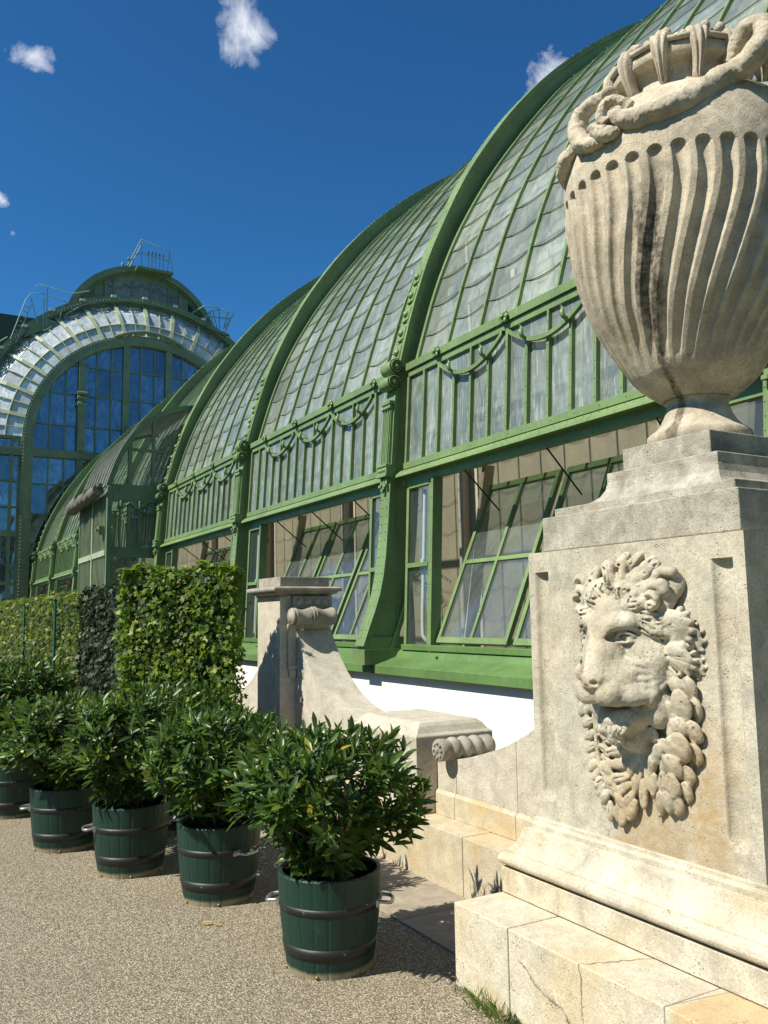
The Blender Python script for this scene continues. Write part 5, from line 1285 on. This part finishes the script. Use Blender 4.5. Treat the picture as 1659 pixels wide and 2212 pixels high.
def make_tub():
    t=thing('plant_tub','x','plant tub',(0,0,0)); H=.425; NS=22
    m=MB(); rows=[]
    for z in (0,.03,.10,.2,.3,.40,H):
        r0=.200+(.245-.200)*z/H+.008*math.sin(PI*z/H); row=[]
        for k in range(NS*6):
            a=2*PI*k/(NS*6); g=(k%6)==0; row.append(((r0-(.002 if g else 0))*math.cos(a),(r0-(.002 if g else 0))*math.sin(a),z))
        row.append(row[0]); rows.append(row)
    rr_=.245
    for (dr,z) in ((-.004,H+.006),(-.020,H+.006),(-.024,H-.002),(-.030,.33)):
        row=[((rr_+dr)*math.cos(2*PI*k/(NS*6)),(rr_+dr)*math.sin(2*PI*k/(NS*6)),z) for k in range(NS*6)]; row.append(row[0]); rows.append(row)
    m.grid(rows,False,True); m.build('barrel',TUBM,t)
    for z0,z1 in ((.078,.132),(.272,.308)):
        br=lambda z:.200+.045*z/H+.008*math.sin(PI*z/H)
        m=MB(); m.lathe([(br(z0)-.008,z0),(br(z0)+.0015,z0+.001),(br((z0+z1)/2)+.0022,(z0+z1)/2),(br(z1)+.0015,z1-.001),(br(z1)-.008,z1)],64,caps=False); m.build('hoop',HOOP,t)
    m=MB(); m.lathe([(.001,.365),(.12,.36),(.216,.35)],32); m.build('soil',SOIL,t)
    for s in (1,-1):
        m=MB(); pts=catmull([(s*.232,-.055,.296),(s*.262,-.055,.294),(s*.290,-.045,.290),(s*.298,0,.288),(s*.290,.045,.290),(s*.262,.055,.294),(s*.232,.055,.296)],5); m.tube(pts,.0085,8)
        m.box(min(s*.228,s*.242),max(s*.228,s*.242),-.075,-.035,.276,.304); m.box(min(s*.228,s*.242),max(s*.228,s*.242),.035,.075,.276,.304); m.build('handle',HANDLE,t)
    bs=plain('brass_stud',(.25,.20,.08),.4,.6)
    for k in range(6):
        a=2*PI*k/6+.4; m=MB(); m.ball((.203*math.cos(a),.203*math.sin(a),.012),.009,8,6); m.build('stud',bs,t)
    return t
def leaf_tpl_laurel():
    v=np.array([[0,0,0],[.28,-.42,.07],[.30,0,0],[.28,.42,.07],[.62,-.46,.03],[.64,0,-.045],[.62,.46,.03],[.86,-.24,-.06],[.88,.24,-.06],[1.02,0,-.13]])
    f=[(0,2,1,1),(0,3,2,2),(1,2,5,4),(2,3,6,5),(4,5,7,7),(5,6,8,8),(5,8,9,7)]
    return v,f
def leaf_tpl_ivy():
    v=np.array([[0,0,.0],[-.10,-.42,.03],[.22,-.30,.0],[.46,-.62,.04],[.52,-.24,.0],[1.0,0,-.03],[.52,.24,.0],[.46,.62,.04],[.22,.30,.0],[-.10,.42,.03]])
    return v,[tuple(range(10))]
def leaves_mesh(tpl,pos,dirs,nrm,ln,wd,mat,name,parent,roll=None):
    v,f=tpl; pos=np.asarray(pos);d=np.asarray(dirs);n=np.asarray(nrm); d=d/np.linalg.norm(d,axis=1)[:,None]
    s=np.cross(n,d); s/=np.linalg.norm(s,axis=1)[:,None]+1e-9; u=np.cross(d,s); ln=np.asarray(ln)[:,None,None]; wd=np.asarray(wd)[:,None,None]
    P=pos[:,None,:]+d[:,None,:]*v[None,:,0:1]*ln+s[:,None,:]*v[None,:,1:2]*wd+u[:,None,:]*v[None,:,2:3]*ln
    N_=len(pos); k=len(v); P=P.reshape(-1,3).astype(np.float32)
    off=Vector((0,0,0)); q=parent
    while q is not None: off+=q.location; q=q.parent
    P=P-np.array(off[:],np.float32)
    fl=[list(dict.fromkeys(x)) for x in f]; cnt=np.array([len(x) for x in fl]); flat=np.concatenate([np.array(x) for x in fl])
    L_=(flat[None,:]+(np.arange(N_)*k)[:,None]).ravel().astype(np.int32); tot=np.tile(cnt,N_).astype(np.int32); st=np.concatenate([[0],np.cumsum(tot)[:-1]]).astype(np.int32)
    me=bpy.data.meshes.new(name); me.vertices.add(len(P)); me.vertices.foreach_set('co',P.ravel()); me.loops.add(len(L_)); me.loops.foreach_set('vertex_index',L_)
    me.polygons.add(len(tot)); me.polygons.foreach_set('loop_start',st); me.polygons.foreach_set('loop_total',tot); me.update(calc_edges=True); me.polygons.foreach_set('use_smooth',np.ones(len(tot),bool)); me.materials.append(mat)
    o=bpy.data.objects.new(name,me); return link(o,parent)
LAUREL=leaf_mat('laurel_leaf',[(0,(.022,.055,.012)),(.5,(.042,.095,.018)),(.90,(.080,.145,.026)),(.965,(.16,.24,.03)),(1,(.38,.30,.03))],.40,.16,(.22,.38,.04),.42)
BARK=plain('laurel_bark',(.10,.075,.045),.85)
def make_shrub(seed,rx=.43,rz=.36,zc=.76,nsh=330,flat=.35):
    t=thing('laurel_shrub','x','shrub',(0,0,0)); r=np.random.default_rng(seed); pos=[];dr=[];nm=[];ln=[];wd=[]; st=MB()
    for i in range(nsh):
        a=r.uniform(0,2*PI); cz=r.uniform(-.95,1); e=math.sqrt(1-cz*cz); o=np.array([e*math.cos(a),e*math.sin(a),cz])
        # superellipsoid: boxy clipped shrub with a wobbly outline
        k=(abs(o[0])**3.6+abs(o[1])**3.6+abs(o[2])**3.6)**(-1/3.6); wob=1+.24*mnoise.noise(Vector((o*2.3+seed).tolist())); q=r.uniform(.45,1.0)**.5*k*wob*.92
        low=1-.50*max(0,-o[2]); tip=np.array([o[0]*rx*q*low,o[1]*rx*q*low,zc+o[2]*rz*q]); tip[2]-=.05*(tip[2]>zc+rz*.9)
        ax=o*np.array([1,1,.6])*.8+np.array([0,0,.75])+r.normal(0,.28,3); ax/=np.linalg.norm(ax)
        L_=r.uniform(.07,.15); base=tip-ax*L_; nl=int(r.integers(8,13))
        if i%4==0: st.tube([tuple(np.array([r.normal(0,.03),r.normal(0,.03),.36])),tuple(base*np.array([.45,.45,1])-np.array([0,0,.12])),tuple(base),tuple(tip)],[.008,.006,.0035,.002],4)
        s1=np.cross(ax,[0,0,1.0]); s1/=np.linalg.norm(s1)+1e-9; s2=np.cross(ax,s1)
        for j in range(nl):
            u=j/nl; an=j*2.4+r.uniform(-.3,.3); rad=s1*math.cos(an)+s2*math.sin(an); op=(1.15-.85*u)+r.uniform(-.15,.15)
            d=ax*math.cos(op)+rad*math.sin(op); d[2]-=.12; pos.append(base+ax*L_*u); dr.append(d); nm.append(ax*1.0-rad*.6+r.normal(0,.12,3)); l=r.uniform(.072,.122)*(1-.22*u); ln.append(l); wd.append(l*r.uniform(.25,.32))
    leaves_mesh(leaf_tpl_laurel(),pos,dr,nm,ln,wd,LAUREL,'foliage',t); st.build('stems',BARK,t); return t
def relabel(o,label,group=None):
    o['label']=label
    if group: o['group']=group
TUBS=[(1.83,3.80,-.62,'dark green tub with pale worn base, nearest of the row beside the stone step'),
 (1.70,5.02,-1.25,'green wooden tub directly behind the nearest one, its steel handle to the right'),
 (1.38,5.83,3.05,'green wooden tub in the middle of the row with a silver handle on its left'),
 (1.11,6.69,2.95,'green wooden tub fourth from the front, half hidden by the one before it'),
 (.90,8.02,.2,'farthest green tub, cut by the left edge of the photo'),
 (1.95,6.78,.9,'green tub standing in the second row behind the others, almost hidden')]
SHR=['nearest leafy laurel shrub in front of the low stone parapet','laurel shrub with drooping yellow leaf in the second tub','dark laurel shrub in the middle tub below the tall ivy hedge','laurel shrub in the fourth tub with upright shoots','glossy taller laurel shrub at the left edge in front of the low hedge','laurel shrub behind the front row, between the hedge and the pillar']
tub0=make_tub(); sh=[make_shrub(3,.47,.32,.775,330),make_shrub(8,.45,.33,.775,310),make_shrub(15,.44,.34,.79,310)]
szs=[(1,1.0),(1,.99),(1,1.0),(1.0,1.0),(1.08,1.16),(1.05,1.02)]
for i,((x,y,rz,lb),sl) in enumerate(zip(TUBS,SHR)):
    o=tub0 if i==0 else copy_tree(tub0); o.location=(x,y,.0); o.rotation_euler.z=rz; relabel(o,lb,'green wooden plant tubs')
    s=sh[i] if i<3 else copy_tree(sh[(i*2)%3]); s.location=(x+(-.02 if i==0 else 0),y,0); s.rotation_euler.z=i*1.3; s.scale=(szs[i][0],szs[i][0],szs[i][1]); relabel(s,sl,'laurel shrubs in tubs')
# ivy panels
def ivy_panel(name,label,p0,p1,th,h,n,mat,size,top_amp=.07,seed=1,ends=(True,True)):
    r=np.random.default_rng(seed); p0=np.array(p0);p1=np.array(p1); L_=np.linalg.norm(p1-p0); ex=(p1-p0)/L_; ey=np.array([-ex[1],ex[0]])
    if ey[0]>0: ey=-ey                                              # outward, towards the forecourt (-X)
    t=thing(name,label,'ivy hedge',((p0[0]+p1[0])/2,(p0[1]+p1[1])/2,0)); pos=[];dr=[];nm=[];ln=[]
    def P(u,v,z): return np.array([*(p0+ex*u-ey*v),z])
    def topz(u): return h+top_amp*mnoise.noise(Vector((u*2.5,seed,0)))+.5*top_amp*mnoise.noise(Vector((u*9,seed,3)))
    for i in range(n):
        w_=r.random(); A=np.array([ey[0],ey[1],0]); 
        if w_<.70: u=r.uniform(-.03,L_+.03); z=r.uniform(.02,1)*topz(u); b=.085*mnoise.noise(Vector((u*3,z*3,seed+5)))+.04*mnoise.noise(Vector((u*9,z*9,seed))); p=P(u,-b+abs(r.normal(0,.10))-.05,z); N_=A
        elif w_<.84: u=r.uniform(-.03,L_+.03); p=P(u,r.uniform(-.04,th),topz(u)+r.uniform(-.04,.05)); N_=np.array([A[0]*.3,A[1]*.3,1])
        else:
            e=r.random()<.5; u=(-.0 if e else L_)+r.uniform(-.05,.05); z=r.uniform(.02,1)*topz(u); p=P(u,r.uniform(0,th),z); s=-1 if e else 1; N_=np.array([ex[0]*s,ex[1]*s,0])
        N_=N_+np.array([0,0,.45])+r.normal(0,.62,3); N_/=np.linalg.norm(N_); d=np.array([r.normal(0,.5),r.normal(0,.5),-1+r.normal(0,.45)]); d-=N_*d.dot(N_); d/=np.linalg.norm(d)+1e-9
        pos.append(p);dr.append(d);nm.append(N_);ln.append(size*r.uniform(.5,1.15)*(1.35 if r.random()<.10 else 1))
    ln=np.array(ln); leaves_mesh(leaf_tpl_ivy(),pos,dr,nm,ln,ln*.95,mat,'foliage',t)
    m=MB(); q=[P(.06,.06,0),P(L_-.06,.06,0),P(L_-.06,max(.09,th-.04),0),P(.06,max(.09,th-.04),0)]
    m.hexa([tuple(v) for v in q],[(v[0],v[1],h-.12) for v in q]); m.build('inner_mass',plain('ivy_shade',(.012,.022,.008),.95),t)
    m=MB()
    for i in range(int(L_*5)):
        u=r.uniform(.05,L_-.05); pts=[tuple(P(u+r.normal(0,.05),.09+r.uniform(-.02,.02),z)) for z in (.0,.5,1.0,1.5,h-.05)]; m.tube(pts,.007,4)
    m.build('stems',BARK,t); return t
IVY=leaf_mat('ivy_leaf',[(0,(.020,.055,.008)),(.4,(.055,.115,.012)),(.75,(.14,.22,.018)),(.95,(.26,.32,.03)),(1,(.30,.20,.04))],.5,.28,(.34,.52,.04),.3)
IVYP=leaf_mat('ivy_leaf_pale',[(0,(.014,.036,.006)),(.35,(.045,.085,.012)),(.75,(.115,.165,.022)),(.95,(.28,.30,.06)),(1,(.32,.20,.08))],.5,.22,(.32,.44,.06),.3)
IVYD=leaf_mat('ivy_leaf_dark',[(0,(.010,.024,.010)),(.6,(.022,.044,.018)),(1,(.055,.085,.035))],.55,.08,(.06,.12,.03),.3)
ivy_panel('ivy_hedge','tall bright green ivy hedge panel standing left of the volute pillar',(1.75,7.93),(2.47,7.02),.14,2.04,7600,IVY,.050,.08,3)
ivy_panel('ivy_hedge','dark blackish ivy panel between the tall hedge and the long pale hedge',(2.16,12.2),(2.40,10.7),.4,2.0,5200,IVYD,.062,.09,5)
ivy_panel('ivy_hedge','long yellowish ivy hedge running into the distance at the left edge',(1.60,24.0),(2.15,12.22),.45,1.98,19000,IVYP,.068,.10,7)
pm=plain('post_green',(.02,.10,.06),.5)
for i,(x,y,l) in enumerate(((2.09,13.4,'thin dark green steel post in front of the long pale hedge, nearer one'),(2.0,16.2,'thin dark green steel post in the pale hedge, farther one'))):
    m=MB(); m.tube([(x-.09,y,0),(x-.09,y,1.9)],.02,8); m.box(x-.115,x-.065,y-.025,y+.025,1.9,1.93); tag(m.build('hedge_post',pm),l,'post','thin posts in the hedge')
# grass tuft, weed and fallen leaf
GR=leaf_mat('grass_blade',[(0,(.05,.085,.02)),(1,(.20,.21,.07))],.5,.3,(.3,.5,.08))
r=np.random.default_rng(4); m=MB()
for i in range(230):
    s=r.random(); y=3.26-s*.45; x=2.185-abs(r.normal(0,.018))-(.05*r.random() if .35<s<.9 else 0); h=r.uniform(.012,.05)*(1.7 if .35<s<.9 else .8); a=r.uniform(0,2*PI); d=h*r.uniform(.2,.9)
    q=(x+d*math.cos(a),y+d*math.sin(a),h); w_=.0014; m.add([(x-w_*math.sin(a),y+w_*math.cos(a),0),(x+w_*math.sin(a),y-w_*math.cos(a),0),((x+q[0])/2+w_,(y+q[1])/2,h*.65),q],[(0,1,2,3)])
for i in range(90):
    y=r.uniform(2.84,2.93); x=2.185-abs(r.normal(0,.02)); z=r.uniform(.004,.045); s=r.uniform(.006,.012); a=r.uniform(0,6.28)
    m.add([(x-s,y,z),(x,y-s*.6,z+.003),(x+s,y,z),(x,y+s*.6,z-.002)],[(0,1,2,3)])
tag(m.build('grass',GR,recalc=False),kind='stuff')
YL_=leaf_mat('yellow_leaf',[(0,(.60,.36,.02)),(1,(.70,.42,.03))],.5,.2,(.7,.5,.05))
lf=thing('fallen_leaf','small curled yellow leaf lying alone on the gravel left of the nearest tub','leaf',(1.49,4.57,.0))
leaves_mesh(leaf_tpl_laurel(),[(1.46,4.59,.012),(1.51,4.55,.010)],[(.9,-.2,.15),(.8,-.35,.05)],[(0,0,1),(.2,0,1)],[.065,.05],[.024,.018],YL_,'blade',lf)

# ================================================================ trees round the forecourt (outside the frame; they shade the horizon and show in the far glass)
def tree_parts(seed,h,r,leafm):
    rg=np.random.default_rng(seed); t=thing('park_tree','x','tree',(0,0,0)); m=MB()
    m.tube(catmull([(0,0,0),(.1,0,h*.25),(-.05,.1,h*.5),(0,0,h*.8)],4),[.34-.02*i for i in range(13)],9); pos=[];dr=[];nm=[];ln=[]
    for i in range(46):
        a=rg.uniform(0,2*PI); z=h*rg.uniform(.28,.97); q=r*math.sin(PI*min(1,(z/h-.15)/.95))**.6*rg.uniform(.45,1); c=np.array([q*math.cos(a),q*math.sin(a),z])
        if i%2==0: m.tube([(0,0,z*.75),tuple(c*np.array([.5,.5,.93])),tuple(c)],[.10,.06,.02],5)
        s=rg.uniform(.8,1.5)
        for k in range(130):
            o=rg.normal(0,1,3); o/=np.linalg.norm(o); pos.append(c+o*s*rg.uniform(.5,1)*np.array([1,1,.7])); n_=o+rg.normal(0,.5,3); d=np.cross(n_,rg.normal(0,1,3)); dr.append(d); nm.append(n_); ln.append(rg.uniform(.2,.36))
    ln=np.array(ln); leaves_mesh(leaf_tpl_ivy(),pos,dr,nm,ln,ln*.8,leafm,'crown',t); m.build('trunk',plain('tree_bark',(.10,.075,.05),.9),t); return t
TL=leaf_mat('tree_leaf',[(0,(.018,.045,.012)),(1,(.06,.11,.025))],.5,.2,(.2,.35,.05),.3)
tr0=tree_parts(1,11,4.2,TL)
for i,(x,y,s_) in enumerate(((-19,-9,1.15),(-22,1,1.0),(-24,11,1.2),(-25,22,1.05),(-24,33,1.1),(-11,-17,1.1),(-2,-20,1.2),(7,-19,1.0),(15,-13,1.1))):
    o=tr0 if i==0 else copy_tree(tr0); o.location=(x,y,0); o.scale=(s_,s_,s_); o.rotation_euler.z=i*1.9; relabel(o,['tallest park tree, at the corner of the forecourt behind the viewer','park tree facing the urn from across the forecourt','park tree facing the row of tubs across the forecourt','park tree facing the greenhouse porch across the forecourt','farthest park tree, facing the domed pavilion','park tree left of the three that stand behind the viewer','large park tree straight behind the viewer','park tree right behind the viewer, nearer the greenhouse','park tree beside the near end of the greenhouse'][i],'trees round the forecourt')
